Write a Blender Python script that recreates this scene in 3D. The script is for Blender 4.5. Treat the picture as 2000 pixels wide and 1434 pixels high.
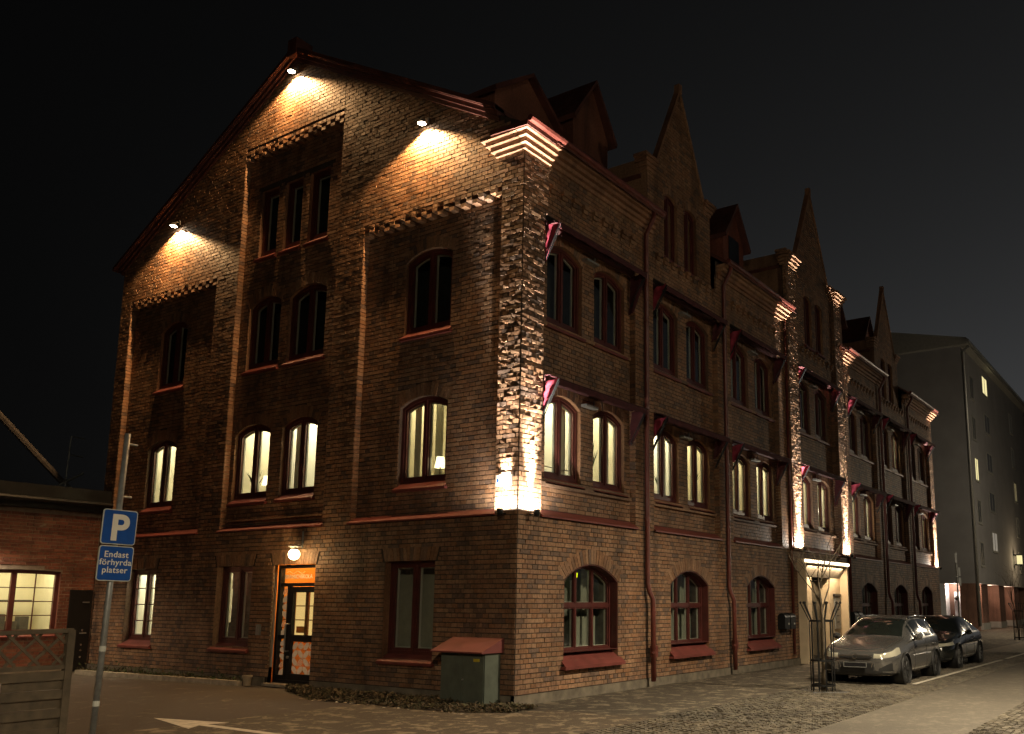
import bpy, bmesh, math, random
import numpy as np
from mathutils import Vector, Matrix
for o in list(bpy.data.objects): bpy.data.objects.remove(o)
sc = bpy.context.scene
col = sc.collection
R = math.radians
rnd = random.Random(7); rng = np.random.default_rng(7)

# ------------------------------------------------------------------ camera
cam_d = bpy.data.cameras.new('camera'); cam = bpy.data.objects.new('camera', cam_d); col.objects.link(cam); sc.camera = cam
yaw, pit, rol = R(33.374), R(9.529), R(0.2014)
fw = Vector((math.cos(yaw)*math.cos(pit), math.sin(yaw)*math.cos(pit), math.sin(pit)))
rt = Vector((math.sin(yaw), -math.cos(yaw), 0)); up = rt.cross(fw)
r2 = rt*math.cos(rol)+up*math.sin(rol); u2 = -rt*math.sin(rol)+up*math.cos(rol)
CAM = Vector((-12.542, -10.118, 1.788))
m = Matrix((r2, u2, -fw)).transposed().to_4x4(); m.translation = CAM
cam.matrix_world = m
cam_d.sensor_width = 36; cam_d.lens = 36*1751.44/2000; cam_d.shift_x = -.09; cam_d.shift_y = .0825
cam_d.clip_start = .1; cam_d.clip_end = 1500

# ------------------------------------------------------------------ night sky
w = bpy.data.worlds.new('World'); sc.world = w; w.use_nodes = True
wn = w.node_tree; bgn = wn.nodes['Background']
sky = wn.nodes.new('ShaderNodeTexSky'); sky.sky_type = 'NISHITA'; sky.sun_disc = False
sky.sun_elevation = R(-6.0); sky.sun_rotation = R(108); sky.air_density = 1.0; sky.dust_density = 2.0
hsv = wn.nodes.new('ShaderNodeHueSaturation'); hsv.inputs['Saturation'].default_value = .06
wn.links.new(sky.outputs[0], hsv.inputs['Color']); wn.links.new(hsv.outputs[0], bgn.inputs['Color'])
bgn.inputs['Strength'].default_value = 2.0   # sun six degrees below the horizon: a faint town glow only
sc.view_settings.view_transform = 'Standard'; sc.view_settings.look = 'None'; sc.view_settings.exposure = 0; sc.view_settings.gamma = 1
sc.cycles.use_denoising = True; sc.cycles.max_bounces = 4; sc.cycles.volume_bounces = 0; sc.cycles.transparent_max_bounces = 8; sc.cycles.use_adaptive_sampling = True; sc.cycles.adaptive_threshold = .03
sc.cycles.sample_clamp_indirect = 3.0; sc.cycles.caustics_reflective = False; sc.cycles.caustics_refractive = False
sc.cycles.use_light_tree = True

def lamp(name, kind, loc, energy, color, target=None, parent=None, **kw):
    d = bpy.data.lights.new(name, kind); d.energy = energy; d.color = color
    for k, v in kw.items(): setattr(d, k, v)
    o = bpy.data.objects.new(name, d); col.objects.link(o); o.location = loc
    if target is not None: o.rotation_euler = (Vector(target)-Vector(loc)).to_track_quat('-Z', 'Y').to_euler()
    if parent: o.parent = parent; o.matrix_parent_inverse = parent.matrix_world.inverted()
    return o

# ------------------------------------------------------------------ materials
MATS = {}
def nmat(name):
    m_ = bpy.data.materials.new(name); m_.use_nodes = True; MATS[name] = m_
    nt = m_.node_tree; b = nt.nodes['Principled BSDF']
    return m_, nt, b
def plain(name, c, rough=.6, metal=0, noise=.25, scale=6, bump=.0, coat=0, emit=None, es=0):
    m_, nt, b = nmat(name)
    b.inputs['Roughness'].default_value = rough; b.inputs['Metallic'].default_value = metal
    b.inputs['Coat Weight'].default_value = coat
    tc = nt.nodes.new('ShaderNodeTexCoord'); n = nt.nodes.new('ShaderNodeTexNoise'); n.inputs['Scale'].default_value = scale; n.inputs['Detail'].default_value = 6
    nt.links.new(tc.outputs['Object'], n.inputs['Vector'])
    r = nt.nodes.new('ShaderNodeValToRGB'); r.color_ramp.elements[0].position = .3; r.color_ramp.elements[1].position = .7
    r.color_ramp.elements[0].color = tuple(x*(1-noise) for x in c)+(1,); r.color_ramp.elements[1].color = tuple(min(1, x*(1+noise)) for x in c)+(1,)
    nt.links.new(n.outputs['Fac'], r.inputs[0]); nt.links.new(r.outputs[0], b.inputs['Base Color'])
    if bump:
        bp = nt.nodes.new('ShaderNodeBump'); bp.inputs['Strength'].default_value = bump; bp.inputs['Distance'].default_value = .01
        n2 = nt.nodes.new('ShaderNodeTexNoise'); n2.inputs['Scale'].default_value = scale*8; n2.inputs['Detail'].default_value = 5
        nt.links.new(tc.outputs['Object'], n2.inputs['Vector']); nt.links.new(n2.outputs['Fac'], bp.inputs['Height']); nt.links.new(bp.outputs[0], b.inputs['Normal'])
    if emit: b.inputs['Emission Color'].default_value = (*emit, 1); b.inputs['Emission Strength'].default_value = es
    return m_
def emis(name, c, s):
    m_, nt, b = nmat(name); b.inputs['Base Color'].default_value = (0, 0, 0, 1)
    b.inputs['Emission Color'].default_value = (*c, 1); b.inputs['Emission Strength'].default_value = s
    return m_
def brick_mat(name, cols, rough=.62, spec=.35):
    m_, nt, b = nmat(name)
    g = nt.nodes.new('ShaderNodeNewGeometry'); oi = nt.nodes.new('ShaderNodeObjectInfo')
    a = nt.nodes.new('ShaderNodeMath'); a.operation = 'ADD'; f = nt.nodes.new('ShaderNodeMath'); f.operation = 'FRACT'
    nt.links.new(g.outputs['Random Per Island'], a.inputs[0]); nt.links.new(oi.outputs['Random'], a.inputs[1]); nt.links.new(a.outputs[0], f.inputs[0])
    r = nt.nodes.new('ShaderNodeValToRGB'); r.color_ramp.interpolation = 'CONSTANT'
    el = r.color_ramp.elements; el[0].color = (*cols[0], 1)
    el[1].position = 1/len(cols); el[1].color = (*cols[1], 1)
    for i, c in enumerate(cols[2:], 2):
        e = el.new(i/len(cols)); e.color = (*c, 1)
    nt.links.new(f.outputs[0], r.inputs[0])
    tc = nt.nodes.new('ShaderNodeTexCoord')
    n = nt.nodes.new('ShaderNodeTexNoise'); n.inputs['Scale'].default_value = 22; n.inputs['Detail'].default_value = 8; n.inputs['Roughness'].default_value = .7
    nt.links.new(g.outputs['Position'], n.inputs['Vector'])
    n3 = nt.nodes.new('ShaderNodeTexNoise'); n3.inputs['Scale'].default_value = .9; n3.inputs['Detail'].default_value = 5
    nt.links.new(g.outputs['Position'], n3.inputs['Vector'])
    mr = nt.nodes.new('ShaderNodeMapRange'); mr.inputs['From Min'].default_value = .3; mr.inputs['From Max'].default_value = .7; mr.inputs['To Min'].default_value = .6; mr.inputs['To Max'].default_value = 1.3
    nt.links.new(n.outputs['Fac'], mr.inputs['Value'])
    mr3 = nt.nodes.new('ShaderNodeMapRange'); mr3.inputs['From Min'].default_value = .35; mr3.inputs['From Max'].default_value = .65; mr3.inputs['To Min'].default_value = .72; mr3.inputs['To Max'].default_value = 1.15
    nt.links.new(n3.outputs['Fac'], mr3.inputs['Value'])
    mp = nt.nodes.new('ShaderNodeMapping'); mp.inputs['Scale'].default_value = (2.2, 2.2, .22); nt.links.new(g.outputs['Position'], mp.inputs['Vector'])
    n4 = nt.nodes.new('ShaderNodeTexNoise'); n4.inputs['Scale'].default_value = 1.0; n4.inputs['Detail'].default_value = 6; n4.inputs['Roughness'].default_value = .65; nt.links.new(mp.outputs[0], n4.inputs['Vector'])
    mr4 = nt.nodes.new('ShaderNodeMapRange'); mr4.inputs['From Min'].default_value = .36; mr4.inputs['From Max'].default_value = .52; mr4.inputs['To Min'].default_value = .66; mr4.inputs['To Max'].default_value = 1.05; nt.links.new(n4.outputs['Fac'], mr4.inputs['Value'])
    m5 = nt.nodes.new('ShaderNodeMath'); m5.operation = 'MULTIPLY'; nt.links.new(mr3.outputs[0], m5.inputs[0]); nt.links.new(mr4.outputs[0], m5.inputs[1])
    mu = nt.nodes.new('ShaderNodeMath'); mu.operation = 'MULTIPLY'; nt.links.new(mr.outputs[0], mu.inputs[0]); nt.links.new(m5.outputs[0], mu.inputs[1])
    vm = nt.nodes.new('ShaderNodeVectorMath'); vm.operation = 'SCALE'; nt.links.new(r.outputs[0], vm.inputs[0]); nt.links.new(mu.outputs[0], vm.inputs['Scale'])
    nt.links.new(vm.outputs[0], b.inputs['Base Color'])
    b.inputs['Roughness'].default_value = rough; b.inputs['Specular IOR Level'].default_value = spec
    bp = nt.nodes.new('ShaderNodeBump'); bp.inputs['Strength'].default_value = .5; bp.inputs['Distance'].default_value = .0035
    n2 = nt.nodes.new('ShaderNodeTexNoise'); n2.inputs['Scale'].default_value = 45; n2.inputs['Detail'].default_value = 6
    nt.links.new(g.outputs['Position'], n2.inputs['Vector']); nt.links.new(n2.outputs['Fac'], bp.inputs['Height']); nt.links.new(bp.outputs[0], b.inputs['Normal'])
    return m_
def glass_mat(name, tint=(.9, .95, .9), gl=.10, rough=.02):
    m_ = bpy.data.materials.new(name); m_.use_nodes = True; nt = m_.node_tree; nt.nodes.clear(); MATS[name] = m_
    out = nt.nodes.new('ShaderNodeOutputMaterial'); t = nt.nodes.new('ShaderNodeBsdfTransparent'); t.inputs[0].default_value = (*tint, 1)
    g = nt.nodes.new('ShaderNodeBsdfGlossy'); g.inputs['Roughness'].default_value = rough
    ge = nt.nodes.new('ShaderNodeNewGeometry'); dt = nt.nodes.new('ShaderNodeVectorMath'); dt.operation = 'DOT_PRODUCT'
    nt.links.new(ge.outputs['Normal'], dt.inputs[0]); nt.links.new(ge.outputs['Incoming'], dt.inputs[1])
    ab = nt.nodes.new('ShaderNodeMath'); ab.operation = 'ABSOLUTE'; nt.links.new(dt.outputs['Value'], ab.inputs[0])
    om = nt.nodes.new('ShaderNodeMath'); om.operation = 'SUBTRACT'; om.inputs[0].default_value = 1; nt.links.new(ab.outputs[0], om.inputs[1])
    fr = nt.nodes.new('ShaderNodeMath'); fr.operation = 'POWER'; fr.inputs[1].default_value = 4; nt.links.new(om.outputs[0], fr.inputs[0])
    mx = nt.nodes.new('ShaderNodeMixShader'); ad = nt.nodes.new('ShaderNodeMath'); ad.operation = 'ADD'; ad.inputs[1].default_value = gl; ad.use_clamp = True
    nt.links.new(fr.outputs[0], ad.inputs[0]); nt.links.new(ad.outputs[0], mx.inputs[0]); nt.links.new(t.outputs[0], mx.inputs[1]); nt.links.new(g.outputs[0], mx.inputs[2]); nt.links.new(mx.outputs[0], out.inputs[0])
    return m_
BR = [(.285, .162, .092), (.245, .130, .074), (.325, .192, .112), (.265, .150, .088), (.20, .122, .08), (.305, .163, .088), (.275, .155, .092), (.16, .104, .075), (.305, .182, .107), (.255, .132, .068)]
brick_mat('brick', BR)
brick_mat('cornice_brick', [(.34, .19, .115), (.30, .16, .095), (.36, .21, .125)])
brick_mat('brick_far', [(.21, .115, .085), (.18, .10, .075), (.23, .13, .10)])
brick_mat('brick_red', [(.28, .10, .062), (.24, .085, .055), (.31, .125, .075), (.26, .11, .07), (.20, .08, .055)])
plain('mortar', (.05, .037, .027), .95, noise=.35, scale=9, bump=.5)
plain('mortar_light', (.30, .25, .20), .95, noise=.25, scale=9, bump=.4)
plain('plinth', (.16, .135, .10), .9, noise=.35, scale=4, bump=.6)
plain('red_metal', (.17, .044, .036), .42, noise=.22, scale=3)
plain('frame_paint', (.085, .022, .018), .38, noise=.25, scale=5)
plain('inner_white', (.42, .41, .36), .5, noise=.05)
plain('pipe', (.13, .035, .026), .35, noise=.25, scale=4)
plain('roof_tile', (.10, .035, .025), .6, noise=.4, scale=3, bump=.3)
plain('verge', (.10, .035, .025), .5, noise=.25)
plain('dark_steel', (.03, .032, .034), .4, metal=.7, noise=.2)
plain('black_metal', (.008, .008, .008), .4, noise=.2)
plain('glass_dark0', (.02, .022, .02), .08, noise=.2)
plain('galv', (.34, .35, .34), .45, metal=.6, noise=.2, scale=14)
plain('alu', (.45, .46, .46), .35, metal=.85, noise=.1)
plain('room', (.78, .72, .56), .9, noise=.08, scale=2)
plain('room_dark', (.022, .022, .02), .9, noise=.3)
plain('room_grey', (.17, .17, .15), .9, noise=.3)  # interior grey, lightened to stand in for reflections in the panes
plain('curtain', (.72, .66, .50), .9, noise=.12, scale=3)
plain('blind', (.50, .48, .38), .8, noise=.05)
plain('reflect_pale', (.24, .235, .19), .8, noise=.1)  # pale tone standing in for reflections in the unlit panes
plain('plant', (.035, .07, .02), .6, noise=.4)
plain('awning_uplit', (.34, .04, .075), .85, noise=.3, scale=8)  # lighter copy of the awning cloth, uplight glow painted into the colour
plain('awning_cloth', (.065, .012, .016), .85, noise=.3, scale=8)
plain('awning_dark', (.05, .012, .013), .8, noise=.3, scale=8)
plain('portal_stone', (.62, .50, .34), .65, noise=.10, scale=3, bump=.1)
plain('wood', (.085, .062, .036), .8, noise=.35, scale=8, bump=.4)
plain('cabinet', (.10, .115, .09), .5, noise=.2, scale=5)
plain('cab_roof', (.17, .05, .045), .5, noise=.15, scale=4)
plain('yellow', (.55, .42, .03), .5)
plain('sign_blue', (.008, .075, .34), .35, noise=.12, scale=10)
plain('sign_white', (.55, .55, .48), .4, noise=.08)
plain('car_silver', (.25, .245, .235), .2, metal=.75, noise=.04, coat=.7)
plain('car_black', (.012, .014, .013), .2, metal=.2, noise=.1, coat=1)
plain('car_grey', (.10, .095, .085), .3, metal=.6, noise=.05, coat=1)
plain('plastic', (.018, .018, .018), .5, noise=.2)
plain('rubber', (.014, .014, .014), .85, noise=.3, scale=20, bump=.3)
plain('rim', (.10, .10, .10), .4, metal=.7, noise=.1)
plain('alloy', (.35, .35, .34), .35, metal=.8, noise=.1)
plain('chrome', (.75, .75, .74), .15, metal=1, noise=.03)
plain('plate', (.012, .012, .014), .4)
plain('bark', (.10, .078, .052), .9, noise=.4, scale=12, bump=.7)
plain('iron', (.010, .010, .010), .45, metal=.3, noise=.2)
plain('render_grey', (.27, .27, .28), .9, noise=.10, scale=.7, bump=.1)
plain('render_light', (.30, .30, .28), .8, noise=.1)
plain('arcade_white', (.62, .64, .68), .7, noise=.05)
plain('clay', (.42, .33, .22), .8, noise=.2)
plain('leaf_a', (.060, .055, .022), .8, noise=.4, scale=20)
plain('leaf_b', (.085, .062, .034), .9, noise=.4, scale=20)
plain('leaf_g', (.045, .075, .02), .7, noise=.4, scale=20)
plain('soil', (.035, .026, .018), .95, noise=.4, scale=14, bump=.8)
plain('kerb', (.30, .26, .20), .85, noise=.3, scale=7, bump=.4)
plain('paint_white', (.52, .48, .40), .8, noise=.28, scale=9, bump=.2)
plain('film', (.80, .55, .42), .7, noise=.06, emit=(1, .55, .32), es=.22)  # printed film; weak emission paints in the light shining through it
plain('orange_wall', (.62, .25, .05), .8, noise=.15, scale=3)
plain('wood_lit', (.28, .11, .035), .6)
plain('sett', (.20, .165, .12), .75, noise=.45, scale=5, bump=.5)
plain('text_white', (.8, .76, .66), .6, noise=.02)
plain('plastic_white', (.6, .58, .5), .5)
plain('fabric_grey', (.10, .09, .085), .9)
glass_mat('glass'); glass_mat('glass_car', (.10, .12, .11), .06); glass_mat('glass_lamp', (.9, .9, .85), .12)
emis('lamp_flood', (1, .86, .62), 60); emis('lamp_globe', (1, .74, .36), 14); emis('lamp_up', (1, .90, .74), 30)
emis('ceiling_light', (1, .88, .60), 21); emis('ceiling_light_b', (1, .84, .5), 13); emis('ceiling_light_c', (1, .92, .72), 26); emis('ceiling_orange', (1, .55, .16), 20); emis('strip', (1, .82, .56), 5)
emis('lit_far', (1, .86, .42), 1.0); emis('lit_far_dim', (1, .8, .38), .16); emis('shade_glow', (1, .82, .45), 3.2); emis('neon', (.75, .9, 0), 2.0); emis('street_led', (1, .86, .6), 20)
emis('inner_glow', (1, .60, .22), 1.1); emis('lit_blind', (.8, .7, .55), .28)

def ground_mat(name, c0, c1, patch, sc1, rough=.85, wet=.0):
    m_, nt, b = nmat(name); g = nt.nodes.new('ShaderNodeNewGeometry')
    def noise(s, det=6, ro=.6, dist=0):
        n = nt.nodes.new('ShaderNodeTexNoise'); n.inputs['Scale'].default_value = s; n.inputs['Detail'].default_value = det; n.inputs['Roughness'].default_value = ro; n.inputs['Distortion'].default_value = dist
        nt.links.new(g.outputs['Position'], n.inputs['Vector']); return n
    n1 = noise(60, 4); n2 = noise(sc1, 9, .72, .6); n3 = noise(.35, 4)
    def mix(f, a, b_, out):
        mx = nt.nodes.new('ShaderNodeMix'); mx.data_type = 'RGBA'
        nt.links.new(f, mx.inputs['Factor'])
        for s, v in ((6, a), (7, b_)):
            if isinstance(v, tuple): mx.inputs[s].default_value = (*v, 1)
            else: nt.links.new(v, mx.inputs[s])
        return mx.outputs[2]
    def ramp(n, lo, hi):
        mr = nt.nodes.new('ShaderNodeMapRange'); mr.inputs['From Min'].default_value = lo; mr.inputs['From Max'].default_value = hi; nt.links.new(n.outputs['Fac'], mr.inputs['Value']); return mr.outputs[0]
    base = mix(ramp(n1, .35, .65), c0, c1, None)
    col2 = mix(ramp(n2, patch[1], patch[1]+.08), base, patch[0], None)
    col3 = mix(ramp(n3, .4, .62), col2, tuple(x*.6 for x in c0), None)
    mxf = nt.nodes.new('ShaderNodeMix'); mxf.data_type = 'RGBA'; mxf.inputs['Factor'].default_value = .35
    nt.links.new(col2, mxf.inputs[6]); nt.links.new(col3, mxf.inputs[7]); nt.links.new(mxf.outputs[2], b.inputs['Base Color'])
    b.inputs['Roughness'].default_value = rough
    bp = nt.nodes.new('ShaderNodeBump'); bp.inputs['Strength'].default_value = .7; bp.inputs['Distance'].default_value = .012
    ad = nt.nodes.new('ShaderNodeMath'); ad.operation = 'ADD'; nt.links.new(n1.outputs['Fac'], ad.inputs[0]); nt.links.new(n2.outputs['Fac'], ad.inputs[1])
    nt.links.new(ad.outputs[0], bp.inputs['Height']); nt.links.new(bp.outputs[0], b.inputs['Normal'])
ground_mat('asphalt', (.050, .040, .031), (.085, .070, .055), ((.12, .10, .075), .60), 2.2)
ground_mat('pavement', (.050, .038, .026), (.105, .085, .058), ((.27, .225, .155), .515), 3.4)
ground_mat('roadway', (.08, .069, .053), (.14, .12, .092), ((.17, .148, .112), .52), 5.0, rough=.75)
ground_mat('lot', (.050, .038, .031), (.085, .067, .054), ((.16, .13, .095), .57), 2.6)

# ------------------------------------------------------------------ mesh helpers
def tag(o, label=None, cat=None, group=None, kind=None):
    for k, v in (('label', label), ('category', cat), ('group', group), ('kind', kind)):
        if v: o[k] = v
    return o
def thing(name, label, cat, loc=(0, 0, 0), rz=0, group=None):
    o = bpy.data.objects.new(name, None); col.objects.link(o); o.location = loc; o.rotation_euler = (0, 0, rz); o.empty_display_size = .2
    o['_m'] = 0; del o['_m']
    return tag(o, label, cat, group)
def mobj(name, me, mat=None, parent=None, world=False):
    o = bpy.data.objects.new(name, me); col.objects.link(o)
    if mat and not me.materials: me.materials.append(MATS[mat])
    if parent:
        o.parent = parent
    return o
class MB:
    def __init__(s): s.v = []; s.f = []
    def add(s, vs, fs):
        n = len(s.v); s.v += [tuple(p) for p in vs]; s.f += [tuple(i+n for i in f) for f in fs]; return s
    def hexa(s, p): return s.add(p, [(0, 1, 2, 3), (7, 6, 5, 4), (0, 4, 5, 1), (1, 5, 6, 2), (2, 6, 7, 3), (3, 7, 4, 0)])
    def box(s, x0, x1, y0, y1, z0, z1):
        return s.hexa([(x0, y0, z0), (x1, y0, z0), (x1, y1, z0), (x0, y1, z0), (x0, y0, z1), (x1, y0, z1), (x1, y1, z1), (x0, y1, z1)])
    def fbox(s, F, u0, u1, v0, v1, d0, d1):
        return s.hexa([F(u0, v0, d0), F(u1, v0, d0), F(u1, v1, d0), F(u0, v1, d0), F(u0, v0, d1), F(u1, v0, d1), F(u1, v1, d1), F(u0, v1, d1)])
    def tube(s, pts, rad, n=8, caps=True):
        pts = [Vector(p) for p in pts]; rad = rad if isinstance(rad, (list, tuple)) else [rad]*len(pts)
        rings = []; side = None
        for i, p in enumerate(pts):
            t = (pts[min(i+1, len(pts)-1)]-pts[max(i-1, 0)]).normalized()
            if side is None: side = t.orthogonal().normalized()
            side = (side-t*side.dot(t)); side = side.normalized() if side.length > 1e-6 else t.orthogonal().normalized()
            b = t.cross(side)
            rings.append([p+(side*math.cos(2*math.pi*k/n)+b*math.sin(2*math.pi*k/n))*rad[i] for k in range(n)])
        vs = [q for r_ in rings for q in r_]; fs = []
        for i in range(len(pts)-1):
            for k in range(n): fs.append((i*n+k, i*n+(k+1) % n, (i+1)*n+(k+1) % n, (i+1)*n+k))
        if caps: fs += [tuple(range(n))[::-1], tuple(range((len(pts)-1)*n, len(pts)*n))]
        return s.add(vs, fs)
    def lathe(s, prof, c=(0, 0, 0), axis='z', n=20):
        vs = []; fs = []; c = Vector(c)
        for r_, h in prof:
            for k in range(n):
                a = 2*math.pi*k/n; x, y = r_*math.cos(a), r_*math.sin(a)
                vs.append(c+(Vector((x, y, h)) if axis == 'z' else Vector((x, h, y)) if axis == 'y' else Vector((h, x, y))))
        for i in range(len(prof)-1):
            for k in range(n): fs.append((i*n+k, i*n+(k+1) % n, (i+1)*n+(k+1) % n, (i+1)*n+k))
        return s.add(vs, fs)
    def prism(s, poly, F, d0, d1):
        n = len(poly)
        vs = [F(u, v, d0) for u, v in poly]+[F(u, v, d1) for u, v in poly]
        return s.add(vs, [tuple(range(n)), tuple(range(2*n-1, n-1, -1))]+[(i, (i+1) % n, n+(i+1) % n, n+i) for i in range(n)])
    def ring(s, outer, inner, F, d0, d1):
        n = len(outer)
        vs = [F(u, v, d0) for u, v in outer]+[F(u, v, d0) for u, v in inner]+[F(u, v, d1) for u, v in outer]+[F(u, v, d1) for u, v in inner]
        fs = []
        for i in range(n):
            j = (i+1) % n
            fs += [(i, j, n+j, n+i), (2*n+i, 3*n+i, 3*n+j, 2*n+j), (n+i, n+j, 3*n+j, 3*n+i), (i, 2*n+i, 2*n+j, j)]
        return s.add(vs, fs)
    def build(s, name, mat, parent=None, smooth=False):
        me = bpy.data.meshes.new(name); me.from_pydata(s.v, [], s.f); me.update()
        if smooth: me.polygons.foreach_set('use_smooth', [True]*len(me.polygons))
        return mobj(name, me, mat, parent)
class Frame:
    def __init__(s, o, U, N): s.o = np.array(o, float); s.U = np.array(U, float); s.N = np.array(N, float)
    def __call__(s, u, v, d): p = s.o+u*s.U+d*s.N; return (p[0], p[1], p[2]+v)
    def arr(s, u, v, d):
        P = s.o+u[..., None]*s.U+d[..., None]*s.N; P[..., 2] += v; return P
FL = Frame((0, 0, 0), (0, 1, 0), (-1, 0, 0)); FR = Frame((0, 0, 0), (1, 0, 0), (0, -1, 0)); FA = Frame((0, 14.14, 0), (1, 0, 0), (0, -1, 0))

H, ST, HD = .0878, .302, .151      # brick course, stretcher and header pitch
BK = {}                            # brick rows collected per wall key: list of (u0,u1,v0,v1,d,jit)
def arc_top(o, u): c = (o['u0']+o['u1'])/2; hw = (o['u1']-o['u0'])/2; return o['v1']+o['rise']*max(0, 1-((u-c)/hw)**2)
def lay(key, u0, u1, v0, v1, d, ops=(), clip=None, jit=.0012, rough=.0018):
    L = BK.setdefault(key, []); r0 = math.ceil(v0/H-.5); r1 = math.floor(v1/H+.3)
    for r_ in range(r0, r1):
        za, zb = r_*H+.0085, (r_+1)*H-.0085; zc = (za+zb)/2
        a, b = u0, u1
        if clip:
            a2, b2 = clip(zb); a, b = max(a, a2), min(b, b2)
        iv = [(a, b)]
        for o in ops:
            top = o['v1']+o['rise']; c = (o['u0']+o['u1'])/2; hw = (o['u1']-o['u0'])/2
            if zc < o['v0'] or zc > top+o.get('ring', .28): continue
            if zc <= o['v1']: x0, x1 = o['u0'], o['u1']
            else:
                rg = o.get('ring', .28); hw2 = hw+.10; rr = o['rise']+rg
                t = (zc-o['v1'])/rr
                if o['rise'] < .02: hh = hw+.06+.10*t
                else: hh = max(.0, hw2*math.sqrt(max(0, 1-t))) if t > .35 else hw2
                if o['rise'] >= .02 and t <= .35: hh = hw+.02+.08*t/.35
                x0, x1 = c-hh, c+hh
            niv = []
            for p, q in iv:
                if x1 <= p or x0 >= q: niv.append((p, q)); continue
                if x0 > p: niv.append((p, x0))
                if x1 < q: niv.append((x1, q))
            iv = niv
        head = r_ % 2
        pitch = HD if head else ST; off = (0 if head else (HD/2 if (r_//2) % 2 else HD*1.5))
        for p, q in iv:
            if q-p < .04: continue
            k0 = math.floor((p-off)/pitch); x = p
            k = k0
            while x < q-.01:
                e = off+(k+1)*pitch
                k += 1
                if e <= x+.045: continue
                # now and then a header in a stretcher row
                e2 = min(e, q)
                if not head and e2-x > .28 and rnd.random() < .14:
                    L.append((x+.0075, x+HD-.0075, za, zb, d, jit, rough)); x += HD
                if q-e2 < .05: e2 = q
                if e2-x > .03: L.append((x+.0075, e2-.0075, za, zb, d, jit, rough))
                x = e2
def brick_mesh(name, rows, F, mat, parent, kind=True):
    if not rows: return None
    A = np.array(rows); n = len(A); u0, u1, v0, v1, d, jit, ro = A.T
    dz = rng.normal(0, 1, n)*jit
    def J(): return rng.normal(0, 1, n)*ro*.6
    cu = [u0, u1, u1, u0]; cv = [v0, v0, v1, v1]; V = np.zeros((n, 8, 3))
    tl = rng.normal(0, .0016, n)
    for k in range(4):
        V[:, k] = F.arr(cu[k], cv[k], d-.035)
        V[:, 4+k] = F.arr(cu[k]+rng.normal(0, .0015, n), cv[k]+(tl if k in (1, 2) else -tl)+rng.normal(0, .0012, n), d+.012+dz+J())
    fi = np.array([(4, 5, 6, 7), (0, 1, 5, 4), (1, 2, 6, 5), (2, 3, 7, 6), (3, 0, 4, 7)])
    fs = (fi[None]+8*np.arange(n)[:, None, None]).reshape(-1)
    me = bpy.data.meshes.new(name); nf = 5*n
    me.vertices.add(8*n); me.vertices.foreach_set('co', V.reshape(-1)); me.loops.add(4*nf); me.loops.foreach_set('vertex_index', fs.astype(np.int32))
    me.polygons.add(nf); me.polygons.foreach_set('loop_start', np.arange(0, 4*nf, 4, dtype=np.int32)); me.polygons.foreach_set('use_smooth', np.zeros(nf, dtype=bool)); me.update(calc_edges=True); me.validate()
    o = mobj(name, me, mat, parent)
    if kind: o['kind'] = 'stuff'
    return o
def op(u0, u1, v0, v1, rise=0, ring=.28, **k): return dict(u0=u0, u1=u1, v0=v0, v1=v1, rise=rise, ring=ring, **k)
def opoly(o, inset=0, ua=None, ub=None, n=9, vb=None, vt=None):
    ua = o['u0']+inset if ua is None else ua; ub = o['u1']-inset if ub is None else ub
    vb = o['v0']+inset if vb is None else vb
    pts = [(ua, vb), (ub, vb)]
    for i in range(n+1):
        u = ub+(ua-ub)*i/n; t = arc_top(o, u)-inset
        pts.append((u, t if vt is None else min(t, vt)))
    return pts
def sheet(name, F, outer, ops, d, mat, parent):
    bm = bmesh.new(); edges = []
    for poly in [outer]+[opoly(o) for o in ops]:
        vs = [bm.verts.new(F(u, v, d)) for u, v in poly]
        for i in range(len(vs)):
            edges.append(bm.edges.new((vs[i], vs[(i+1) % len(vs)])))
    bmesh.ops.triangle_fill(bm, use_beauty=True, use_dissolve=False, edges=edges)
    me = bpy.data.meshes.new(name); bm.to_mesh(me); bm.free()
    return mobj(name, me, mat, parent)
def reveals(ops, F, d, depth, mb):
    for o in ops:
        P = opoly(o); n = len(P)
        mb.add([F(u, v, d+.004) for u, v in P]+[F(u, v, d-o.get('set', depth)) for u, v in P], [(i, (i+1) % n, n+(i+1) % n, n+i) for i in range(n)])
def voussoirs(key, o, F, d, L, rg=None):
    """soldier bricks over an opening -> list of hexahedra in L"""
    rg = rg or o.get('ring', .28); c = (o['u0']+o['u1'])/2; hw = (o['u1']-o['u0'])/2+.02
    n = int(2*hw/.082)
    for i in range(n):
        a = -hw+2*hw*i/n+.005; b = -hw+2*hw*(i+1)/n-.005
        sp = .14*rg/.28*(1 if o['rise'] < .02 else 2.6*o['rise']/hw)
        za = o['v1']+o['rise']*(1-(a/hw)**2) if o['rise'] else o['v1']; zb = o['v1']+o['rise']*(1-(b/hw)**2) if o['rise'] else o['v1']
        pj = d+.010+rnd.gauss(0, .003)
        fan = .22 if o['rise'] < .1 else .42
        top = rg*(.97+rnd.uniform(-.02, .02))
        k = 1+fan*rg/ (.28)*.5
        dza = top*(1-.25*abs(a/hw)*(o['rise']/.28 if o['rise'] > .1 else .2)); dzb = top*(1-.25*abs(b/hw)*(o['rise']/.28 if o['rise'] > .1 else .2))
        q = [(c+a, za+.004), (c+b, zb+.004), (c+b*k, zb+dzb), (c+a*k, za+dza)]
        L.append([F(u, v, d-.03) for u, v in q]+[F(u, v, pj) for u, v in q])

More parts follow.
